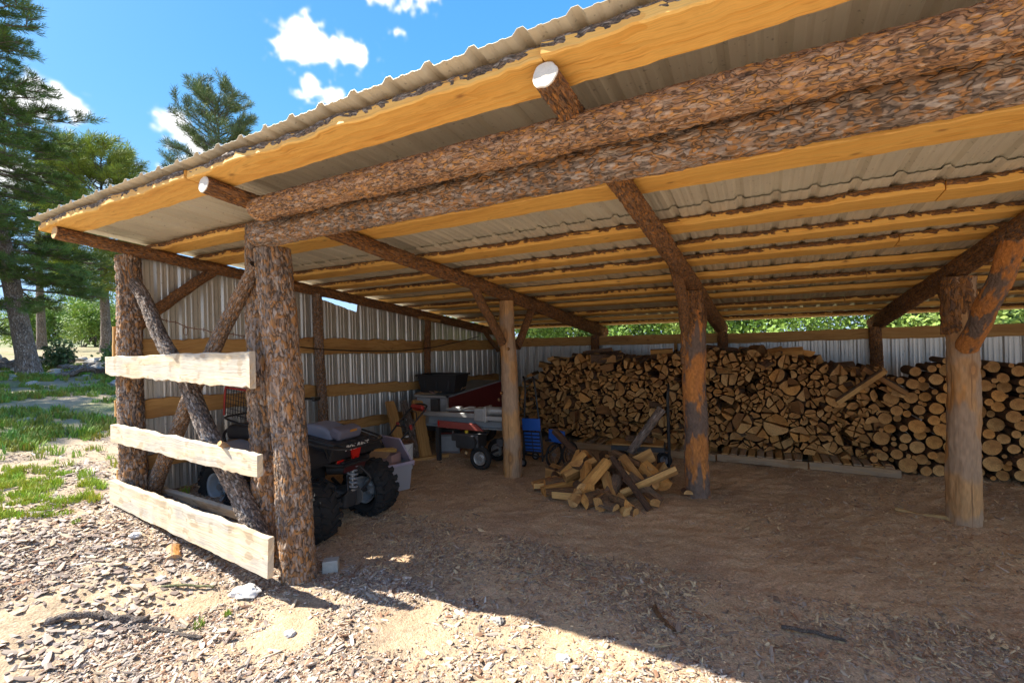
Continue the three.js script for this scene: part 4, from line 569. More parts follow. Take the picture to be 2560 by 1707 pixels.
{ // the tumbled heap of split wood in front
  const R = rng(2024), cx = -1.58, cz = -5.0, H = .56, rad = .70, put = [];
  const spec = [];
  for (let i = 0; i < 56; i++) { const a = R() * 6.283, q = Math.sqrt(R()) * .98, x = cx + Math.cos(a) * q * rad * (1.0), z = cz + Math.sin(a) * q * rad * .95, h = H * Math.pow(clamp(1 - q), 1.1); spec.push([x, z, h * (.12 + .88 * R()), q]); }
  spec.sort((a, b) => a[2] - b[2]);
  spec.forEach(([x, z, h, q], i) => {
    const kind = [0, 1, 2, 3, 0, 1, 2, 0][Math.floor(R() * 8)], r = kind === 3 ? .028 + .025 * R() : .048 + .028 * R(), len = .30 + .14 * R(), G = thing('split_firewood', i === 55 ? 'split firewood piece at the very top of the tumbled heap' : `${['quartered', 'half-round', 'squarish', 'unsplit round'][kind]} ${h > .2 ? 'piece high' : h > .08 ? 'piece halfway up' : 'piece low'} in the tumbled heap, ${x < cx - .2 ? 'left part' : x > cx + .2 ? 'right part' : 'middle'}, ${z > cz ? 'near side' : 'far side'}`, 'firewood', [x, h + r * .75 + ground(x, z), z], 0, i === 55 ? undefined : 'tumbled heap of firewood');
    const poly = wedge(r, R, kind), base = billetGeo(poly, len, { seed: i + 31, taper: .12 * R(), slant: (R() - .5) * .5 }).translate(0, 0, len / 2), tri = base.attributes.position.count / 3, sets = { cut_end: [], far_end: [], side: [] };
    for (let k = 0; k < tri; k++) (k % 4 === 0 ? sets.cut_end : k % 4 === 1 ? sets.far_end : sets.side).push(k);
    const mat = woodMats[Math.floor(R() * 4)]; for (const [nm, list] of Object.entries(sets)) { const g = new THREE.BufferGeometry(), P = [], U = [], N = []; for (const k of list) { P.push(...base.attributes.position.array.slice(k * 9, k * 9 + 9)); N.push(...base.attributes.normal.array.slice(k * 9, k * 9 + 9)); U.push(...base.attributes.uv.array.slice(k * 6, k * 6 + 6)); } g.setAttribute('position', new THREE.Float32BufferAttribute(P, 3)); g.setAttribute('normal', new THREE.Float32BufferAttribute(N, 3)); g.setAttribute('uv', new THREE.Float32BufferAttribute(U, 2)); part(nm === 'side' ? 'side' : 'cut_end', g, mat, G); }
    const yaw = Math.atan2(x - cx, z - cz) + (R() - .5) * 1.6; G.rotation.set((h > .05 ? .35 + .5 * R() : .05) * (R() < .75 ? 1 : -1), yaw, R() * 6.28, 'YXZ');
  });
  // pieces that can be picked out
  const pick = (p, dir, len, r, kind, mat, l, seed) => { const d = V(...dir).normalize(), m = solo('split_firewood', billetGeo(wedge(r, rng(seed), kind), len, { seed, taper: .1, smooth: kind === 3 }).translate(0, 0, len / 2), mat, l, 'firewood'); m.position.set(p[0], p[1] + ground(p[0], p[2]), p[2]); m.quaternion.setFromUnitVectors(V(0, 0, 1), d); return m; };
  pick([-1.21, 0.58, -5.38], [.55, .8, -.2], .62, .05, 3, M.barkGrey, 'dark bark-covered log sticking up at the back of the heap', 5);
  pick([-2.06, 0.38, -5.15], [-.75, .5, -.3], .55, .045, 3, M.woodD, 'bark-covered round stick poking out at upper left of the heap', 6);
  pick([-1.06, 0.20, -4.75], [.75, .38, -.25], .60, .05, 2, M.wood, 'clean square split piece leaning at right of the heap', 7);
  pick([-1.20, 0.22, -4.59], [.62, -.62, .3], .62, .035, 3, M.woodD, 'long thin dark stick sloping down the front of the heap', 8);
  pick([-1.79, 0.07, -4.39], [1, .0, -.15], .30, .05, 0, M.wood, 'small split piece lying lowest at the front left of the heap', 9);
  pick([-1.42, 0.07, -4.35], [1, -.04, .35], .34, .05, 1, M.wood, 'round-backed piece lying at the front foot of the heap', 10);
  pick([-1.72, 0.12, -4.58], [.5, .2, .9], .36, .055, 1, M.wood, 'pale curved piece resting behind the lowest front one', 11);
  pick([-2.14, 0.09, -4.91], [.4, .05, 1], .38, .055, 3, M.woodB, 'round log lying at the left edge of the heap', 12);
  pick([-0.74, 0.06, -5.05], [.3, .15, .9], .2, .04, 1, M.woodC, 'pale chunk lying apart right of the heap', 13);
}
// ---------------------------------------------------------------- machines and household things in the shed


const font = await new FontLoader().loadAsync('fonts/droid/droid_sans_bold.typeface.json');
const P = {
  black: std({ color: lin(.018, .018, .02), roughness: .45 }), rubber: std({ color: lin(.022, .022, .023), roughness: .85, map: T.rust }), plasticBlack: std({ color: lin(.025, .025, .028), roughness: .5 }),
  darkRed: std({ color: lin(.11, .012, .014), roughness: .35 }), red: std({ color: lin(.42, .035, .025), roughness: .5 }), maroon: std({ color: lin(.16, .022, .02), roughness: .55, map: T.rust }),
  seat: std({ color: lin(.20, .22, .29), roughness: .6 }), greyPlastic: std({ color: lin(.34, .36, .40), roughness: .5 }), steel: std({ color: lin(.5, .5, .5), metalness: .8, roughness: .4 }), darkSteel: std({ color: lin(.10, .10, .105), metalness: .6, roughness: .5, map: T.rust }),
  silver: std({ color: lin(.58, .58, .57), metalness: .55, roughness: .42, map: T.rust }), greyPaint: std({ color: lin(.27, .30, .33), roughness: .55, map: T.rust }), paleGrey: std({ color: lin(.42, .46, .50), roughness: .6, map: T.rust }),
  flap: std({ color: lin(.075, .012, .014), roughness: .5 }), lens: std({ color: lin(.55, .015, .01), roughness: .25 }), white: std({ color: lin(.72, .72, .70), roughness: .55 }), lilac: std({ color: lin(.42, .36, .46), roughness: .45 }), totePale: std({ color: lin(.36, .36, .39), roughness: .45 }), blue: std({ color: lin(.012, .10, .46), roughness: .6 }), cardboard: std({ color: lin(.42, .29, .18), roughness: .95, map: T.rust }), rustMetal: std({ color: lin(.20, .10, .055), roughness: .9, map: T.rust }), yellow: std({ color: lin(.7, .5, .03), roughness: .5 }), rosy: std({ color: lin(.48, .28, .24), roughness: .9 }),
};
function tyreGeo(R, w, r, knobs) { // tyre on the z axis
  const prof = []; const rr = (R - r); for (let i = 0; i <= 16; i++) { const a = -2.5 + 5.0 * i / 16; const x = Math.sin(a) * w / 2, y = r + rr * .5 + Math.cos(a) * rr * .5 * (1 + .06 * Math.cos(a)); prof.push(new THREE.Vector2(y, x)); }
  const list = [new THREE.LatheGeometry(prof, 40).rotateX(Math.PI / 2)];
  if (knobs) for (let i = 0; i < knobs; i++) for (const s of [-1, 1]) { const a = (i + (s > 0 ? .5 : 0)) / knobs * Math.PI * 2, g = box(.03, R * .115, w * .44, 0, 0, 0, 0, s * .5); g.translate(0, R * .985, s * w * .19); g.rotateZ(a); list.push(g); const h = box(.034, R * .20, w * .13, 0, R * .90, s * w * .47, s * -.55); h.rotateZ(a); list.push(h); }
  return mg(list);
}
function rimGeo(r, w, dish) { const p = [[.02, dish], [r * .35, dish], [r * .62, dish * .4], [r * .70, -w * .3], [r * .80, -w * .35], [r * .84, w * .38], [r * 1.0, w * .46], [r * 1.04, w * .5], [r * 1.0, w * .40], [r * .88, w * .3], [r * .86, -w * .45], [r * 1.03, -w * .5]]; return new THREE.LatheGeometry(p.map(q => new THREE.Vector2(q[0], q[1])), 32).rotateX(Math.PI / 2); }
function wheel(parent, x, y, z, R, w, r, side, knobs, rimMat, name = 'wheel') {
  const g = new THREE.Group(); g.name = name; g.position.set(x, y, z); if (side < 0) g.rotation.y = Math.PI; parent.add(g);
  part('tyre', tyreGeo(R, w, r, knobs), P.rubber, g); part('rim', rimGeo(r, w * .8, w * .12), rimMat, g);
  const h = [new THREE.CylinderGeometry(r * .22, r * .25, .05, 16).rotateX(1.5708).translate(0, 0, w * .14)]; for (let i = 0; i < 4; i++) { const a = i * 1.5708 + .4; h.push(new THREE.CylinderGeometry(.008, .008, .02, 6).rotateX(1.5708).translate(Math.cos(a) * r * .4, Math.sin(a) * r * .4, w * .14)); } part('hub', mg(h), P.steel, g); return g;
}
{ // four-wheeler parked nose to the metal wall
  const t = thing('quad_bike', 'dark red and black four-wheeler with blue grey seat parked behind the corner post', 'quad bike', [-3.42, .01, -2.95], Math.PI + .05);
  const hf = .13; t.rotation.order = 'YXZ'; t.rotation.z = Math.atan(hf / 1.05);
  wheel(t, 0, .255, .37, .255, .25, .125, -1, 18, P.paleGrey); wheel(t, 0, .255, -.35, .255, .25, .125, 1, 18, P.paleGrey); wheel(t, 1.05, .245, -.40, .245, .19, .13, -1, 18, P.paleGrey); wheel(t, 1.05, .245, .40, .245, .19, .13, 1, 18, P.paleGrey);
  // the outer face of the near front wheel shows its rim
  part('axle', mg([bar([0, .25, -.36], [0, .25, .36], .02), rbox(.16, .17, .16, .03, .02, .25, .06), bar([.02, .27, .1], [.5, .33, .08], .03), bar([.02, .24, -.1], [.5, .33, -.1], .022), bar([0, .2, .15], [.35, .3, .22], .018), bar([1.05, .25, -.36], [1.05, .25, .36], .018)]), P.darkSteel, t);
  part('brake_disc', new THREE.CylinderGeometry(.10, .10, .008, 28).rotateX(1.5708).translate(0, .25, .16), P.steel, t);
  part('engine', mg([rbox(.42, .30, .28, .04, .55, .42, 0), rbox(.2, .2, .2, .03, .45, .62, 0), bar([.3, .42, .12], [-.05, .5, .17], .045), new THREE.CylinderGeometry(.09, .09, .3, 16).rotateX(1.57).translate(.62, .4, 0)]), P.darkSteel, t);
  part('frame', mg([tube([[-.14, .62, -.14], [.2, .55, -.14], [.5, .3, -.14], [1.0, .3, -.12], [1.2, .55, -.1]], .016), tube([[-.14, .62, .14], [.2, .55, .14], [.5, .3, .14], [1.0, .3, .12], [1.2, .55, .1]], .016), bar([-.14, .62, -.14], [-.14, .62, .14], .016), tube([[-.1, .55, .1], [-.18, .44, .16], [-.12, .33, .12]], .012), tube([[-.1, .5, -.05], [-.16, .40, -.1], [-.05, .3, -.05]], .012)]), P.black, t);
  const coil = []; for (let i = 0; i <= 110; i++) { const a = i / 110 * 6.5 * 6.283, s = i / 110; coil.push([Math.cos(a) * .044 - .02 + .03 * s, .33 + .24 * s, Math.sin(a) * .044 + .10 + .02 * s]); }
  const sh = new THREE.Group(); sh.name = 'shock_absorber'; t.add(sh); part('spring', tube(coil, .009, 220, 6), P.greyPlastic, sh); part('damper', mg([bar([-.025, .25, .10], [.012, .60, .12], .022), new THREE.CylinderGeometry(.05, .05, .014, 18).translate(-.02, .325, .10), new THREE.CylinderGeometry(.05, .05, .014, 18).translate(.01, .575, .12)]), P.steel, sh);
  // rear body
  const rear = new THREE.Group(); rear.name = 'rear_body'; rear.position.set(.17, .055, .0); t.add(rear);
  const shp = new THREE.Shape(); shp.moveTo(-.24, .74); shp.lineTo(.26, .74); shp.lineTo(.34, .60); shp.lineTo(.22, .52); shp.lineTo(-.10, .56); shp.lineTo(-.20, .60); shp.closePath(); part('tail_panel', new THREE.ExtrudeGeometry(shp, { depth: .40, bevelEnabled: true, bevelSize: .015, bevelThickness: .015, bevelSegments: 2 }).translate(0, 0, -.2), P.plasticBlack, rear);
  for (const s of [-1, 1]) { const f = new THREE.Shape(); f.moveTo(-.20, .60); f.lineTo(-.14, .665); f.lineTo(.22, .70); f.lineTo(.36, .60); f.lineTo(.42, .46); f.lineTo(.40, .46); f.lineTo(.33, .585); f.lineTo(.20, .675); f.lineTo(-.13, .64); f.lineTo(-.19, .58); part('fender', new THREE.ExtrudeGeometry(f, { depth: .26, bevelEnabled: true, bevelSize: .006, bevelThickness: .01, bevelSegments: 1 }).translate(0, 0, s > 0 ? .19 : -.45), P.plasticBlack, rear); const f2 = new THREE.Shape(); for (let i = 0; i <= 12; i++) { const a = 2.5 - 1.9 * i / 12; const p = [Math.cos(a) * .33, .26 + Math.sin(a) * .345]; i ? f2.lineTo(...p) : f2.moveTo(...p); } for (let i = 12; i >= 0; i--) { const a = 2.5 - 1.9 * i / 12; f2.lineTo(Math.cos(a) * .35, .26 + Math.sin(a) * .37); } part('fender', new THREE.ExtrudeGeometry(f2, { depth: .20, bevelEnabled: true, bevelSize: .008, bevelThickness: .01, bevelSegments: 1 }).translate(1.05, 0, s > 0 ? .22 : -.42), s > 0 ? P.plasticBlack : P.greyPlastic, t); }
  const tx = new TextGeometry('POLARIS', { font, size: .05, depth: .004 }); tx.computeBoundingBox(); tx.translate(-(tx.boundingBox.max.x) / 2, 0, 0); tx.applyMatrix4(new THREE.Matrix4().makeShear(0, 0, .25, 0, 0, 0)); tx.rotateY(-Math.PI / 2).translate(-.258, .672, .05); part('lettering', tx, P.white, rear);
  const tl = new THREE.Shape(); tl.moveTo(-.055, .05); tl.lineTo(.055, .05); tl.lineTo(.035, -.035); tl.lineTo(.012, -.035); tl.lineTo(0, -.01); tl.lineTo(-.012, -.035); tl.lineTo(-.035, -.035); part('tail_light', new THREE.ExtrudeGeometry(tl, { depth: .012, bevelEnabled: true, bevelSize: .003, bevelThickness: .004 }).rotateY(-Math.PI / 2).translate(-.235, .615, .06), P.lens, rear);
  part('reflector', rbox(.012, .03, .07, .004, -.225, .575, -.10), P.lens, rear); part('mud_flap', rbox(.02, .09, .26, .008, -.205, .49, .10, 0, 0, .15), P.flap, rear); part('bumper', rbox(.05, .05, .34, .014, -.24, .55, .06), P.plasticBlack, rear);
  part('rear_rack', mg([tube([[-.36, .745, -.26], [-.36, .745, .26], [.18, .76, .30], [.18, .76, -.30]], .011, 60, 6, true), ...[-.18, -.06, .06, .18].map(z => bar([-.36, .745, z], [.18, .76, z], .008)), bar([-.2, .745, -.27], [-.2, .60, -.2], .009), bar([-.2, .745, .27], [-.2, .60, .2], .009)]), P.black, rear);
  // seat, tank, front
  const ss = new THREE.Shape(); ss.moveTo(-.14, .76); ss.lineTo(-.15, .84); ss.quadraticCurveTo(-.10, .90, .02, .90); ss.quadraticCurveTo(.18, .90, .30, .83); ss.quadraticCurveTo(.46, .76, .64, .80); ss.lineTo(.66, .72); ss.lineTo(-.10, .72); part('seat', new THREE.ExtrudeGeometry(ss, { depth: .20, bevelEnabled: true, bevelSize: .03, bevelThickness: .035, bevelSegments: 4, curveSegments: 10 }).scale(.86, .92, .86).translate(.20, .055, -.10), P.seat, t);
  part('seat_bag', rbox(.13, .10, .28, .03, .02, .86, .02, 0, 0, .15), std({ color: lin(.16, .15, .19), roughness: .7 }), t); part('bag_badge', rbox(.006, .02, .08, .002, -.05, .885, .04, 0, 0, .15), std({ color: lin(.5, .22, .03), roughness: .6 }), t);
  part('fuel_tank', rbox(.34, .2, .24, .06, .78, .74, 0), P.darkRed, t); part('front_cowl', rbox(.38, .14, .50, .05, 1.12, .70, 0, 0, 0, -.2), P.plasticBlack, t); part('front_bumper', mg([tube([[1.3, .45, -.2], [1.36, .62, -.22], [1.3, .7, -.2], [1.3, .7, .2], [1.36, .62, .22], [1.3, .45, .2]], .014, 40)]), P.black, t);
  part('handlebar', mg([tube([[.78, 1.0, -.38], [.86, 1.0, -.2], [.9, .92, -.05], [.9, .92, .05], [.86, 1.0, .2], [.78, 1.0, .38]], .012, 40), bar([.92, .72, 0], [.9, .93, 0], .02), bar([.76, 1.0, .3], [.79, 1.0, .4], .019), bar([.76, 1.0, -.3], [.79, 1.0, -.4], .019)]), P.black, t);
  part('front_rack', mg([tube([[.92, .80, -.24], [1.36, .80, -.22], [1.36, .80, .22], [.92, .80, .24]], .010, 60, 6, true), ...[-.1, 0, .1].map(z => bar([.92, .80, z], [1.36, .80, z], .007))]), P.black, t);
  const bk = new THREE.Group(); bk.name = 'basket'; t.add(bk); part('basket_frame', mg([tube([[.98, .83, -.24], [.98, 1.10, -.24], [1.0, 1.14, -.22], [1.0, 1.14, .22], [.98, 1.10, .24], [.98, .83, .24]], .012, 80), tube([[1.34, .83, -.24], [1.34, 1.08, -.24], [1.34, 1.12, -.2], [1.34, 1.12, .2], [1.34, 1.08, .24], [1.34, .83, .24]], .012, 80), bar([.99, 1.12, -.24], [1.34, 1.10, -.24], .010), bar([.99, 1.12, .24], [1.34, 1.10, .24], .010)]), P.red, bk);
  const wires = []; for (let i = 0; i <= 13; i++) { const z = -.23 + .46 * i / 13; wires.push(bar([.985, .83, z], [.99, 1.13, z], .0035, 5)); } for (let i = 0; i <= 9; i++) { const x = .99 + .34 * i / 9; wires.push(bar([x, .83, -.24], [x, 1.11, -.24], .0035, 5)); } for (let j = 0; j < 6; j++) { const y = .86 + .045 * j; wires.push(bar([.985, y, -.24], [.985, y, .24], .003, 5), bar([.985, y, -.24], [1.34, y, -.24], .003, 5)); } part('wire_mesh', mg(wires), P.black, bk); bk.children[1].userData.kind = 'stuff';
}
{ // push mower
  const t = thing('push_mower', 'red push mower with black handle behind the four-wheeler', 'lawn mower', [-4.22, ground(-4.22, -4.15), -4.15], -.35);
  part('deck', rbox(.5, .12, .46, .04, 0, .17, 0), P.red, t); part('motor', mg([rbox(.24, .16, .24, .04, 0, .30, 0), new THREE.CylinderGeometry(.1, .1, .05, 20).translate(0, .40, 0)]), P.black, t);
  for (const [x, z] of [[-.2, .25], [.2, .25], [-.2, -.25], [.2, -.25]]) wheel(t, x, .09, z, .09, .045, .045, z > 0 ? 1 : -1, 0, P.greyPlastic);
  part('handle', mg([tube([[-.17, .2, -.1], [-.17, .45, -.36], [-.17, .70, -.62], [-.15, .76, -.69], [-.08, .775, -.71], [.08, .775, -.71], [.15, .76, -.69], [.17, .70, -.62], [.17, .45, -.36], [.17, .2, -.1]], .012, 90), bar([-.17, .52, -.43], [.17, .52, -.43], .009)]), P.black, t);
  part('control_panel', rbox(.26, .05, .09, .01, 0, .735, -.655, -.8), P.red, t); part('lever', tube([[-.16, .62, -.53], [-.1, .70, -.56], [.1, .70, -.56], [.16, .62, -.53]], .007, 30), P.black, t); part('clamp', mg([rbox(.04, .06, .03, .008, -.17, .53, -.44), rbox(.04, .06, .03, .008, .17, .53, -.44)].slice(0, 1)), P.red, t); part('clamp', rbox(.04, .06, .03, .008, .17, .53, -.44), P.red, t);
}
const open = (w, h, d, t, taper) => { const mk = (sx, sz, W, D) => { const g = new THREE.BufferGeometry(); return g; }; const s = (k, y) => [[-w / 2 * k, y, -d / 2 * k], [w / 2 * k, y, -d / 2 * k], [w / 2 * k, y, d / 2 * k], [-w / 2 * k, y, d / 2 * k]]; const b = s(1 - taper, 0), u = s(1, h), ib = s(1 - taper - t * 2 / w, t), iu = s(1 - t * 2 / w, h), pos = [], q = (a, b2, c, d2) => pos.push(...a, ...b2, ...c, ...a, ...c, ...d2); for (let i = 0; i < 4; i++) { const j = (i + 1) % 4; q(b[j], b[i], u[i], u[j]); q(ib[i], ib[j], iu[j], iu[i]); q(u[j], u[i], iu[i], iu[j]); } q(b[0], b[1], b[2], b[3]); q(ib[3], ib[2], ib[1], ib[0]); const g = new THREE.BufferGeometry(); g.setAttribute('position', new THREE.Float32BufferAttribute(pos, 3)); g.computeVertexNormals(); return g; };
{ const t = thing('storage_tote', 'grey plastic storage tote full of odds and ends beside the knobby tyre', 'tote', [-3.76, ground(-3.76, -3.95), -3.92], -.35); part('tub', open(.50, .30, .36, .008, .12), P.totePale, t); part('rim', mg([box(.53, .03, .02, 0, .30, .19), box(.53, .03, .02, 0, .30, -.19), box(.02, .03, .36, .265, .30, 0), box(.02, .03, .36, -.265, .30, 0)]), P.lilac, t); part('lid', rbox(.5, .02, .36, .008, -.02, .40, -.13, -1.1, 0, .05), P.lilac, t);
  const c = thing('cardboard_box', 'opened pinkish carton sitting in the grey tote', 'box', [-3.75, ground(-3.76, -3.95) + .27, -3.90], .2); part('carton', open(.26, .12, .2, .006, .0), P.rosy, c); part('flap', box(.24, .004, .1, 0, .135, .14, .5), P.cardboard, c); solo('offcut_board', rbox(.26, .03, .1, .004, -3.82, ground(-3.76, -3.95) + .40, -3.97, .1, .5, .05), M.pine, 'short sawn board lying across the tote', 'board'); }
{ const t = thing('bucket', 'white plastic bucket with dark rim behind the storage tote', 'bucket', [-4.05, ground(-4.05, -4.55), -4.55], 0); part('pail', new THREE.CylinderGeometry(.105, .092, .33, 28, 1, true).translate(0, .165, 0), P.white, t); part('base', new THREE.CylinderGeometry(.092, .092, .006, 28).translate(0, .004, 0), P.white, t); part('lid', mg([new THREE.TorusGeometry(.108, .010, 8, 30).rotateX(1.57).translate(0, .335, 0), new THREE.CylinderGeometry(.10, .10, .008, 28).translate(0, .325, 0)]), P.rustMetal, t); part('handle', tube([[-.11, .29, 0], [-.08, .2, .08], [0, .17, .1], [.08, .2, .08], [.11, .29, 0]], .004, 30, 6), P.steel, t); solo('white_cap', rbox(.05, .02, .05, .006, -4.05, ground(-4.05, -4.55) + .40, -4.58), P.white, 'small white cap standing above the bucket lid', 'cap'); }
// planks leaning by the wall
for (const [a, b, w, s, l] of [[[-4.26, .0, -4.78], [-4.66, .83, -4.95], .14, 1, 'leftmost of the yellowish planks leaning by the metal wall'], [[-4.20, .0, -4.98], [-4.60, .82, -5.16], .10, 2, 'greyish middle plank leaning by the metal wall'], [[-4.12, .0, -5.06], [-4.50, .80, -5.34], .17, 3, 'broad rightmost yellowish plank leaning by the metal wall']]) solo('plank', boardGeo(a, b, w, .05, V(.0, .2, -1).normalize(), { seed: s + 40, live0: .008, live1: .012 }), s === 2 ? M.barkGrey : M.rail, l, 'plank');
solo('plank', boardGeo([-4.22, .05, -4.80], [-3.92, .05, -5.28], .09, .05, V(0, 1, 0), { seed: 61 }), M.rail, 'short plank lying on edge below the leaning planks', 'plank');
{ // red and grey cart body behind the splitter
  const t = thing('utility_trailer', 'grey and maroon utility trailer against the side wall carrying a black tote', 'trailer', [-4.32, ground(-4.3, -6.2), -6.2], 0);
  part('end_panel', rbox(.56, .40, .02, .006, 0, .55, .74), P.paleGrey, t); part('frame_edge', mg([box(.03, .46, .03, .285, .56, .75), box(.6, .03, .03, 0, .775, .75)]), P.silver, t);
  const s = new THREE.Shape(); s.moveTo(.74, .36); s.lineTo(.74, .76); s.lineTo(-.80, .86); s.lineTo(-.80, .30); part('side_panel', new THREE.ExtrudeGeometry(s, { depth: .03, bevelEnabled: false }).rotateY(-Math.PI / 2).translate(.30, 0, 0), P.maroon, t); part('side_panel', new THREE.ExtrudeGeometry(s, { depth: .03, bevelEnabled: false }).rotateY(-Math.PI / 2).translate(-.27, 0, 0), P.maroon, t);
  part('top_cover', box(.58, .02, 1.54, 0, .822, -.03, .064), P.greyPaint, t); part('chassis', box(.5, .08, 1.4, 0, .30, 0), P.darkSteel, t); part('back_panel', box(.56, .5, .02, 0, .56, -.79), P.maroon, t); wheel(t, .38, .2 - .02, -.1, .2, .12, .1, 1, 0, P.greyPlastic); wheel(t, -.38, .2 - .02, -.1, .2, .12, .1, -1, 0, P.greyPlastic);
}
{ const g0 = ground(-4.3, -6.2), t = thing('black_tote', 'large empty black plastic tote sitting on the grey trailer', 'tote', [-4.36, g0 + .81, -5.80], .12); const b = part('tub', open(.66, .26, .42, .008, .14), P.plasticBlack, t); part('rim', mg([box(.70, .025, .025, 0, .26, .22), box(.70, .025, .025, 0, .26, -.22), box(.025, .025, .44, .345, .26, 0), box(.025, .025, .44, -.345, .26, 0)]), P.black, t); for (const x of [-.2, 0, .2]) part('rib', rbox(.03, .18, .012, .004, x, .13, .205, -.14), P.plasticBlack, t);
  solo('cardboard_sheet', box(.32, .008, .22, -4.52, g0 + .806, -5.58, .06, .4), P.cardboard, 'flat brown cardboard sheet under the black tote', 'cardboard');
  const R = rng(8); for (let i = 0; i < 9; i++) { const x = -4.36 + .06 * i * .6 + .02 * R(), z = -5.54 - .05 * i + .03 * R(); const m = solo('bark_curl', flakeGeo(30 + i, 1.4, .4, .12).scale(.07, .05, .06), i % 3 ? P.cardboard : P.rosy, 'curled brown scrap beside the black tote', 'scrap', 'brown scraps on the trailer'); m.position.set(x, g0 + .83 + .004 * i, z); m.rotation.set(R(), R() * 6, R()); } }
{ // log splitter
  const t = thing('log_splitter', 'log splitter with silver beam, red side rail and small rubber wheel', 'log splitter', [-3.22, ground(-3.22, -5.05), -5.12], .06);
  wheel(t, 0, .15, .10, .15, .09, .082, 1, 0, P.silver); wheel(t, 0, .15, -.38, .15, .09, .082, -1, 0, P.silver); part('axle', bar([0, .15, -.4], [0, .15, .08], .018), P.darkSteel, t);
  part('beam', mg([box(1.2, .014, .14, -.25, .665, 0), box(1.2, .014, .14, -.25, .52, 0), box(1.2, .14, .012, -.25, .593, 0)]), P.greyPaint, t); part('rail_cap', rbox(.90, .055, .05, .006, -.42, .685, .085), P.silver, t); part('rail_cap', rbox(.30, .055, .05, .006, .2, .66, .085), P.silver, t);
  part('hydraulic_cylinder', mg([bar([.1, .74, 0], [.38, .74, 0], .055, 18), bar([-.55, .735, 0], [.1, .74, 0], .025, 12)]), P.silver, t); part('push_plate', mg([rbox(.16, .17, .16, .02, .0, .70, .04), rbox(.03, .20, .18, .006, .09, .71, .04)]), P.silver, t); part('wedge', (() => { const s = new THREE.Shape(); s.moveTo(0, 0); s.lineTo(.14, .03); s.lineTo(.14, -.03); return new THREE.ExtrudeGeometry(s, { depth: .2, bevelEnabled: false }).rotateX(-1.5708).translate(-.82, .67, 0); })(), P.darkSteel, t); part('valve', mg([rbox(.14, .05, .08, .01, -.36, .76, .05), bar([-.3, .76, .05], [-.16, .79, .09], .008), rbox(.1, .02, .05, .005, -.12, .79, .09)]), P.silver, t);
  const rs = new THREE.Shape(); rs.moveTo(-.62, .62); rs.lineTo(-.05, .60); rs.lineTo(.06, .52); rs.lineTo(-.62, .54); part('side_rail', new THREE.ExtrudeGeometry(rs, { depth: .02, bevelEnabled: true, bevelSize: .004, bevelThickness: .004 }).translate(0, -.02, .11), std({ color: lin(.34, .07, .055), roughness: .6, map: T.rust }), t); part('reflector', rbox(.02, .05, .01, .004, -.60, .57, .142), P.lens, t);
  part('engine', mg([rbox(.34, .2, .26, .03, -.18, .36, .02), rbox(.14, .1, .1, .02, -.34, .40, .10), new THREE.CylinderGeometry(.08, .08, .06, 20).rotateX(1.57).translate(-.1, .36, .17), bar([-.3, .44, .12], [.12, .47, .14], .008), bar([.02, .3, .1], [.12, .16, .12], .02)]), P.darkSteel, t); part('fuel_cap', new THREE.CylinderGeometry(.022, .022, .03, 14).translate(-.2, .475, .1), P.yellow, t); part('fuel_knob', rbox(.03, .03, .04, .008, -.08, .43, .17), P.white, t); part('oil_plug', new THREE.CylinderGeometry(.02, .02, .02, 14).rotateX(1.57).translate(-.17, .22, .17), std({ color: lin(.45, .32, .16), roughness: .6 }), t); part('hitch', mg([box(.08, .08, .5, .35, .4, 0), bar([.3, .4, 0], [.42, .3, 0], .03), bar([.40, .32, 0], [.40, 0, 0], .02)]), P.darkSteel, t); part('leg', mg([box(.05, .5, .05, -.7, .27, 0), box(.14, .02, .14, -.7, .02, 0)]), P.darkSteel, t);
}
{ const t = thing('metal_box', 'grey fronted metal box with maroon side on the floor left of the splitter', 'box', [-4.12, ground(-4.1, -5.5), -5.62], .42); part('case', rbox(.34, .30, .36, .012, 0, .15, 0), P.maroon, t); part('front_panel', rbox(.31, .22, .012, .004, 0, .14, .185), P.paleGrey, t); part('front_frame', mg([box(.34, .02, .016, 0, .262, .186), box(.34, .02, .016, 0, .012, .186), box(.018, .27, .016, .163, .135, .186), box(.018, .27, .016, -.163, .135, .186)]), P.greyPaint, t); part('lid', rbox(.36, .05, .38, .012, 0, .325, 0), P.black, t); part('latch', rbox(.02, .05, .012, .003, .08, .30, .195), P.steel, t); }
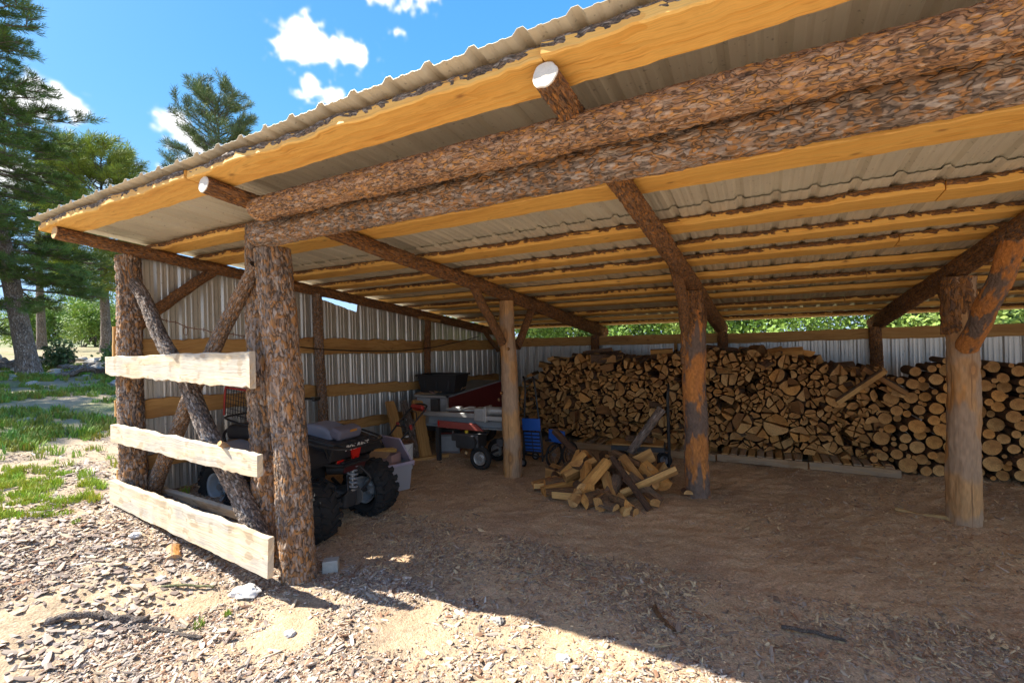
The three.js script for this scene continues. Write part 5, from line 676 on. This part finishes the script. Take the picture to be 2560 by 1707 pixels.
{ // folding wheelchair seen from behind, blue back and seat
  const t = thing('wheelchair', 'blue folding chair on wheels with black frame beside the peeled post', 'wheelchair', [-2.62, ground(-2.6, -5.55), -5.50], .10);
  part('frame', mg([tube([[-.19, .08, .06], [-.19, .30, .05], [-.18, .62, .03], [-.17, 1.0, .0], [-.17, 1.14, .02], [-.17, 1.17, .06]], .013, 40), tube([[.07, .08, .06], [.06, .30, .05], [.02, .62, .03], [-.03, 1.0, .0], [-.04, 1.14, .02], [-.04, 1.17, .06]], .013, 40), bar([-.19, .16, .06], [.10, .14, .06], .012), bar([-.19, .2, .06], [.08, .2, .06], .010), bar([.07, .14, .06], [.28, .3, -.2], .012), bar([.10, .35, .03], [.34, .33, -.25], .012), bar([-.19, .16, .06], [-.17, .16, -.3], .012)]), P.black, t);
  part('backrest', rbox(.25, .16, .02, .008, -.08, .55, .05, .05), P.blue, t); part('side_panel', rbox(.24, .16, .02, .006, .24, .40, -.02, 0, -.25, -.05), P.blue, t);
  for (let k = 0; k < 6; k++) for (const s of [-1, 1]) part('strap', rbox(.10, .028, .01, .004, -.075 + s * .056 + .004 * k, .435 - .045 * k, .058), P.blue, t);
  part('back_web', rbox(.22, .28, .008, .003, -.07, .32, .045), P.black, t);
  const w = new THREE.Group(); w.name = 'large_wheel'; w.position.set(.20, .16, -.02); w.rotation.y = 1.15; t.add(w); part('tyre', new THREE.TorusGeometry(.145, .016, 10, 40), P.rubber, w); part('push_rim', new THREE.TorusGeometry(.12, .006, 8, 36).translate(0, 0, .03), P.black, w); const sp = []; for (let i = 0; i < 12; i++) { const a = i / 12 * 6.283; sp.push(bar([0, 0, 0], [Math.cos(a) * .14, Math.sin(a) * .14, 0], .002, 4)); } part('spokes', mg([...sp, new THREE.CylinderGeometry(.02, .02, .05, 12).rotateX(1.57)]), P.steel, w);
  const w2 = w.clone(); w2.position.set(.38, .16, -.12); t.add(w2); for (const [x, z] of [[-.20, .08], [-.16, -.3]]) wheel(t, x, .055, z, .055, .025, .03, -1, 0, P.greyPlastic, 'caster');
}
{ // platform hand truck
  const t = thing('platform_cart', 'black steel platform cart with upright handle left of the orange post', 'hand cart', [-1.10, ground(-1.1, -5.8), -5.80], .15);
  part('handle', mg([tube([[.06, .02, .10], [.06, .30, .10], [.06, .90, .10], [.07, 1.0, .08], [.07, 1.06, .0], [.07, 1.0, -.22], [.06, .90, -.26], [.06, .30, -.26], [.06, .05, -.26]], .014, 80), ...[.45, .60, .75].map(y => bar([.06, y, .10], [.06, y, -.26], .009)), tube([[.06, .28, .10], [.0, .27, .10], [-.06, .22, .1], [-.06, .04, .1]], .013, 20)]), P.black, t); part('platform', mg([box(.62, .025, .38, -.30, .30, -.08), box(.62, .05, .02, -.30, .285, .11)]), P.darkSteel, t); part('deck_board', box(.6, .018, .34, -.30, .324, -.08), M.rail, t); for (const [x, z] of [[-.52, .05], [-.52, -.22], [.0, -.22]]) wheel(t, x, .09, z, .09, .04, .05, 1, 0, P.greyPlastic, 'caster'); part('leg', mg([bar([-.52, .09, .05], [-.52, .29, .05], .014)]), P.black, t); part('leg', mg([bar([-.52, .09, -.22], [-.52, .29, -.22], .014)]), P.black, t); part('leg', mg([bar([0, .09, -.22], [0, .29, -.22], .014)]), P.black, t);
  const y = ground(-1.1, -5.8) + .335; const l = solo('round_log', billetGeo(wedge(.055, rng(3), 1), .34, { seed: 3 }), M.woodB, 'half log lying on the platform cart', 'log'); l.position.set(-1.20, y + .05, -5.76); l.rotation.y = 1.5; solo('round_log', billetGeo(wedge(.06, rng(4), 3), .4, { seed: 4, smooth: true }), M.woodD, 'dark round log lying under the platform cart', 'log').position.set(-1.32, .08, -5.6);
}
// small things hanging or lying about
solo('spirit_level', mg([rbox(.03, .36, .05, .006, -4.55, 1.13, -8.16)]), std({ color: lin(.55, .03, .03), roughness: .5 }), 'red spirit level hanging at the rear corner post', 'level'); { const k = rbox(.034, .06, .054, .006, -4.55, 1.13, -8.16); solo('level_sleeve', k, P.paleGrey, 'grey sleeve round the middle of the red level', 'sleeve'); }
{ const t = thing('wall_shelf', 'small narrow plank shelf on the rear wall above the firewood', 'shelf', [-1.56, 1.34, -8.42], 0); part('board', rbox(.42, .03, .1, .004, 0, .025, 0), M.rail, t); part('board', rbox(.40, .03, .1, .004, .01, -.02, .01), M.rail, t); part('upright', rbox(.05, .26, .03, .004, .2, .13, -.03), M.rail, t); }
{ const t = thing('wire_strand', 'rusty barbed wire sagging from the crossed poles towards the corner post', 'wire', [0, 0, 0]); const pts = []; for (let i = 0; i <= 12; i++) { const s = i / 12; pts.push([lerp(-4.66, -3.35, s), lerp(1.93, 1.73, s) - .05 * Math.sin(s * 3.14) + .008 * Math.sin(i * 4), lerp(-2.12, -2.33, s)]); } part('wire', tube(pts, .0045, 60, 5), P.rustMetal, t); for (let i = 1; i < 12; i++) { const p = pts[i]; part('barb', bar([p[0] - .012, p[1] - .016, p[2]], [p[0] + .012, p[1] + .016, p[2] + .01], .003, 4), P.rustMetal, t); } part('ring', new THREE.TorusGeometry(.035, .003, 5, 20).translate(pts[3][0], pts[3][1] - .04, pts[3][2]), P.rustMetal, t); }
solo('cable', tube([[-4.72, 1.67, -3.3], [-4.72, 1.60, -3.9], [-4.71, 1.55, -4.7], [-4.70, 1.54, -5.3], [-4.70, 1.57, -6.0], [-4.70, 1.66, -6.8], [-4.70, 1.74, -7.4]], .008, 80, 6), P.black, 'dark cable sagging along the upper rail of the side wall', 'cable');
// ---------------------------------------------------------------- trees and shrubs
const leafMat = new THREE.MeshPhysicalMaterial({ color: lin(1, 1, 1), roughness: .75, side: THREE.DoubleSide, transmission: .25, thickness: 0 });
const needleMat = std({ color: lin(1, 1, 1), roughness: .8 });
function tuftGeo(seed, n, len, w, spread) { const R = rng(seed), pos = []; for (let i = 0; i < n; i++) { const b = -.25 + 1.0 * (i / n), a = R() * 6.283, k = spread * (.5 + .7 * R()), d = V(1, Math.cos(a) * k, Math.sin(a) * k).normalize(), L = len * (.6 + .5 * R()), s = V(b * len * .9, 0, 0), e = s.clone().addScaledVector(d, L), p = d.clone().cross(V(R() - .5, R() - .5, R() - .5)).normalize().multiplyScalar(w), m = s.clone().lerp(e, .55); pos.push(s.x, s.y, s.z, m.x + p.x, m.y + p.y, m.z + p.z, e.x, e.y, e.z, s.x, s.y, s.z, e.x, e.y, e.z, m.x - p.x, m.y - p.y, m.z - p.z); } const g = new THREE.BufferGeometry(); g.setAttribute('position', new THREE.Float32BufferAttribute(pos, 3)); g.computeVertexNormals(); return g; }
function leafGeo(seed, n, rad, size) { const R = rng(seed), pos = []; for (let i = 0; i < n; i++) { const d = V(R() - .5, R() - .5, R() - .5).normalize().multiplyScalar(rad * Math.cbrt(R())), a = V(R() - .5, R() * .6 - .3, R() - .5).normalize(), b = a.clone().cross(V(R() - .5, R() + .2, R() - .5)).normalize(), s = size * (.7 + .6 * R()), p = [d.clone().addScaledVector(a, -s), d.clone().addScaledVector(b, s * .5), d.clone().addScaledVector(a, s), d.clone().addScaledVector(b, -s * .5)]; for (const k of [0, 1, 2, 0, 2, 3]) pos.push(p[k].x, p[k].y, p[k].z); } const g = new THREE.BufferGeometry(); g.setAttribute('position', new THREE.Float32BufferAttribute(pos, 3)); g.computeVertexNormals(); return g; }
const tuftA = tuftGeo(3, 26, .17, .0055, .8), tuftB = tuftGeo(4, 30, .20, .006, 1.1), leafA = leafGeo(5, 26, .26, .05), leafB = leafGeo(6, 22, .30, .06);
function conifer(name, label, o) {
  const R = rng(o.seed), [bx, by, bz] = o.base, t = thing(name, label, 'tree', o.base), H = o.h, lean = o.lean || [0, 0], trunk = s => V(lean[0] * s * H + .04 * Math.sin(s * 5 + o.seed), s * H, lean[1] * s * H);
  { const pos = [], uv = [], idx = [], nv = 26, nu = 14; for (let j = 0; j <= nv; j++) { const s = j / nv, c = trunk(s), r = o.r * (1 - s * .94) * (1 + .5 * Math.exp(-s * H / .25)); for (let i = 0; i <= nu; i++) { const a = i / nu * 6.283, rr = r * (1 + .08 * n3(Math.cos(a) * 1.5, Math.sin(a) * 1.5, s * H * 1.3 + o.seed)); pos.push(c.x + Math.cos(a) * rr, c.y - (j ? 0 : .3), c.z + Math.sin(a) * rr); uv.push(i / nu * 2, s * H * .8); } } const w = nu + 1; for (let j = 0; j < nv; j++) for (let i = 0; i < nu; i++) { const k = j * w + i; idx.push(k, k + w, k + 1, k + 1, k + w, k + w + 1); } const g = new THREE.BufferGeometry(); g.setAttribute('position', new THREE.Float32BufferAttribute(pos, 3)); g.setAttribute('uv', new THREE.Float32BufferAttribute(uv, 2)); g.setIndex(idx); g.computeVertexNormals(); part('trunk', g, o.trunkMat || M.barkGrey, t); }
  const limbs = [], tufts = [];
  const twig = (p, d, L, depth) => { const q = p.clone().addScaledVector(d, L); q.y -= L * L * (o.droop || .05); limbs.push([p, q, .008 + .014 * L]); const n = Math.max(2, Math.round(L / o.gap)); for (let i = 1; i <= n; i++) { const s = i / n; if (s < o.bare && depth === 0) continue; const c = p.clone().lerp(q, s).add(V((R() - .5) * .1, (R() - .5) * .08, (R() - .5) * .1)); tufts.push([c, d.clone().add(V((R() - .5) * .9, (R() - .2) * .7, (R() - .5) * .9)).normalize()]); if (depth < 2 && R() < o.side && L > .3) { const sd = d.clone().applyAxisAngle(V(0, 1, 0), (R() < .5 ? 1 : -1) * (.5 + .7 * R())); sd.y += (R() - .35) * .35; twig(c, sd.normalize(), L * (.25 + .3 * R()) * (1.15 - s * .5), depth + 1); } } };
  const nb = o.branches; for (let k = 0; k < nb; k++) { const s = lerp(o.from, .985, Math.pow((k + R() * .8) / nb, .9)), u = (s - o.from) / (1 - o.from), L = o.reach * o.shape(u) * (.65 + .5 * R()), a = k * 2.4 + R(), up = lerp(o.up[0], o.up[1], u) + (R() - .5) * .3; twig(trunk(s), V(Math.cos(a), up, Math.sin(a)).normalize(), L, 0); }
  part('branches', mg(limbs.map(([p, q, r]) => bar(p.toArray(), q.toArray(), r, 5, r * .35))), o.trunkMat || M.barkGrey, t).userData.kind = 'stuff';
  const im = new THREE.InstancedMesh(o.tuft || tuftA, needleMat, tufts.length), m = new THREE.Matrix4(), q = new THREE.Quaternion(); tufts.forEach(([c, d], i) => { q.setFromUnitVectors(V(1, 0, 0), d); const s = (o.size || 1) * (.75 + .5 * R()); m.compose(c, q, V(s, s, s)); im.setMatrixAt(i, m); const f = .6 + .8 * R(), c0 = o.col, y = R() * .35; im.setColorAt(i, lin(lerp(c0[0], c0[1] * 1.1, y) * f, c0[1] * f, c0[2] * f)); }); im.name = 'crown'; im.userData.kind = 'stuff'; im.castShadow = im.receiveShadow = true; t.add(im); return [tufts.length, t];
}
const at = (x, z) => [x, ground(x, z), z];
conifer('pine_tree', 'tall dark green conifer leaning right at the left edge', { seed: 3, base: at(-16.6, -4.65), h: 13.2, r: .21, lean: [-.155, .084], from: .15, branches: 170, reach: 1.95, shape: u => 1.05 - .45 * u, up: [-.16, .25], gap: .14, bare: .2, side: .62, size: 1.05, col: [.085, .17, .03], droop: .05 });
conifer('pine_tree', 'yellow green young pine rising left of the roof corner', { seed: 8, base: at(-24.8, -9.3), h: 8.6, r: .2, from: .30, branches: 110, reach: 1.75, shape: u => .35 + .8 * Math.sin(clamp(u * .8 + .22) * 3.0), up: [.0, .9], gap: .2, bare: .3, side: .55, size: 1.7, col: [.27, .34, .05], tuft: tuftB });
conifer('pine_tree', 'open-crowned pine showing above the metal roof', { seed: 14, base: at(-24.45, -14.1), h: 12.9, r: .22, from: .50, branches: 95, reach: 1.9, shape: u => .45 + .65 * Math.sin(clamp(u * .75 + .22) * 3.0), up: [.0, 1.1], gap: .22, bare: .4, side: .5, size: 1.5, col: [.15, .21, .075], tuft: tuftB });
conifer('pine_tree', 'slender dark trunked pine behind the leaning conifer', { seed: 21, base: at(-30, -8.8), h: 11, r: .18, from: .35, branches: 60, reach: 1.9, shape: u => .5 + .5 * Math.sin(u * 3.0), up: [-.1, .6], gap: .28, bare: .3, side: .5, size: 1.8, col: [.10, .17, .03] });
conifer('pine_tree', 'dark conifer filling the far left edge', { seed: 25, base: at(-21.5, -2.6), h: 15, r: .24, from: .06, branches: 110, reach: 2.6, shape: u => 1.05 - .75 * u, up: [-.15, .4], gap: .24, bare: .2, side: .55, size: 1.6, col: [.07, .14, .03] });
for (const [x, z, h, sd, l] of [[-19.5, 1.2, 11, 31, 'conifer outside the left edge shading the slope'], [-17.2, -.6, 8, 33, 'smaller conifer outside the left edge shading the slope']]) conifer('pine_tree', l, { seed: sd, base: at(x, z), h, r: .2, from: .12, branches: 90, reach: 2.1, shape: u => 1.1 - .85 * u, up: [-.1, .4], gap: .24, bare: .2, side: .5, size: 1.5, col: [.08, .16, .03] });
function shrub(name, label, x, z, h, w, n, col, seed, category = 'shrub', geo = leafA) {
  const R = rng(seed), t = thing(name, label, category, at(x, z)); const stems = [], im = new THREE.InstancedMesh(geo, leafMat, n), m = new THREE.Matrix4(), q = new THREE.Quaternion(), lobes = []; for (let i = 0; i < 9; i++) { const a = R() * 6.283, k = Math.sqrt(R()); lobes.push([Math.cos(a) * k * w * .5, h * (.25 + .62 * R()), Math.sin(a) * k * w * .5, .28 + .3 * R()]); } for (let i = 0; i < 5; i++) { const l = lobes[i]; stems.push(bar([(R() - .5) * .2, -.1, (R() - .5) * .2], [l[0] * .8, l[1], l[2] * .8], .035, 6, .012)); } part('stems', mg(stems), M.barkGrey, t);
  for (let i = 0; i < n; i++) { const l = lobes[Math.floor(R() * lobes.length)], d = V(R() - .5, R() - .5, R() - .5).normalize().multiplyScalar(Math.cbrt(R()) * l[3] * Math.min(w, h) * .75); const y = Math.max(.1, l[1] + d.y * .8); q.setFromEuler(new THREE.Euler(R() * 6, R() * 6, R() * 6)); const s = .7 + .8 * R(); m.compose(V(l[0] + d.x, y, l[2] + d.z), q, V(s, s, s)); im.setMatrixAt(i, m); const f = .65 + .7 * R(); im.setColorAt(i, lin(col[0] * f, col[1] * f, col[2] * f)); } im.name = 'crown'; im.userData.kind = 'stuff'; im.castShadow = im.receiveShadow = true; t.add(im);
}
{ // greenery behind the rear wall and beyond the bank
  const R = rng(66), tone = [[.20, .32, .04], [.15, .27, .04], [.24, .34, .06], [.12, .22, .045]], words = ['bright green', 'mid green', 'yellow green', 'deep green'];
  const where = ['behind the left end of the rear wall', 'behind the rear wall left of the peeled post', 'seen through the gap above the split wood', 'seen through the gap right of the orange post', 'seen through the gap above the round logs', 'at the far right behind the rear wall'];
  for (let i = 0; i < 15; i++) { const x = -9.5 + 1.25 * i + .5 * R(), z = -15 - 5 * R(); shrub('leafy_shrub', `${words[i % 4]} leafy shrub ${where[Math.min(5, Math.floor(i / 2.5))]}`, x, z, 3.2 + 1.6 * R(), 3 + R(), 420, tone[i % 4], 300 + i, 'shrub', leafB); }
  const lw = ['at the far left edge', 'left of the leaning trunk', 'just right of the leaning trunk', 'under the yellow green pine', 'beside the front left post'];
  for (let i = 0; i < 15; i++) { const k = i / 14, px = lerp(-.98, -.62, k), D = 27 + 12 * R(), x = D * (-.476 + px * .88 * 1.05), z = D * (-.88 - px * .476 * 1.05 * 1); shrub('leafy_shrub', `${words[(i + 1) % 4]} shrub beyond the bank ${lw[Math.min(4, Math.floor(i / 3))]}`, x, z, 2.4 + 2.2 * R(), 3.2 + R(), 360, tone[(i + 2) % 4], 340 + i, 'shrub', leafB); }
  shrub('leafy_shrub', 'small dark juniper bush right of the leaning trunk', -17.6, -5.55, .75, .28, 46, [.07, .13, .04], 371);
  shrub('leafy_shrub', 'low green bush among the logs beside the front left post', -15.2, -6.2, .6, .9, 110, [.14, .22, .05], 372);
}
{ // weathered logs and rocks on the bank
  const R = rng(88), sp = [[-17.5, -3.3, 1.6, .16, .2], [-18.6, -5.2, 2.2, .13, -.1], [-17.2, -6.0, 1.8, .12, .15], [-19.5, -4.0, 2.4, .14, .05], [-15.6, -5.4, 1.4, .09, -.2], [-16.4, -7.2, 2.0, .12, .3]], ws = ['left of the leaning trunk', 'behind the leaning trunk', 'right of the leaning trunk', 'farthest up the bank', 'lowest on the bank in the shade', 'close to the front left post'];
  sp.forEach(([x, z, L, r, a], i) => { const dx = Math.sin(.52 + a) * L / 2, dz = -Math.cos(.52 + a) * L / 2 * -1; stick('fallen_log', [x - dx * .6, z - dz], [x + dx * .6, z + dz], r, 20 + i, M.barkGrey, `weathered grey fallen log on the bank ${ws[i]}`, 'log', .6); });
  [[-20.5, -4.6, .55, 'big boulder left of the leaning trunk'], [-16.5, -6.3, .34, 'grey boulder on the bank near the front left post'], [-18.2, -6.6, .3, 'tan rock on the bank behind the small bush'], [-14.2, -4.0, .1, 'flat stone in the shaded grass'], [-13.2, -5.2, .14, 'grey stone beside the front left post at half height'], [-9.5, -2.6, .08, 'pale stone lying on the grassy slope'], [-10.4, -1.4, .08, 'small pale stone at the left edge of the slope']].forEach(([x, z, r, l], i) => rock(x, z, r, 40 + i, rockMat, l, .65, 1.3, i));
  const many = []; for (let i = 0; i < 90; i++) { const x = -15.2 - 6 * R(), z = -8 + 6 * R(), r = .05 + .13 * R() * R(); many.push(rockGeo(r, 60 + i, .6, 1.4, 1).rotateY(R() * 6).translate(x, ground(x, z) + r * .15, z)); } const mm = part('loose_stones', mg(many), rockMat); tag(mm, 'loose grey stones scattered on the bank around the leaning trunk', 'stones', null, 'stuff'); scene.add(mm);
}
renderer.render(scene, camera);
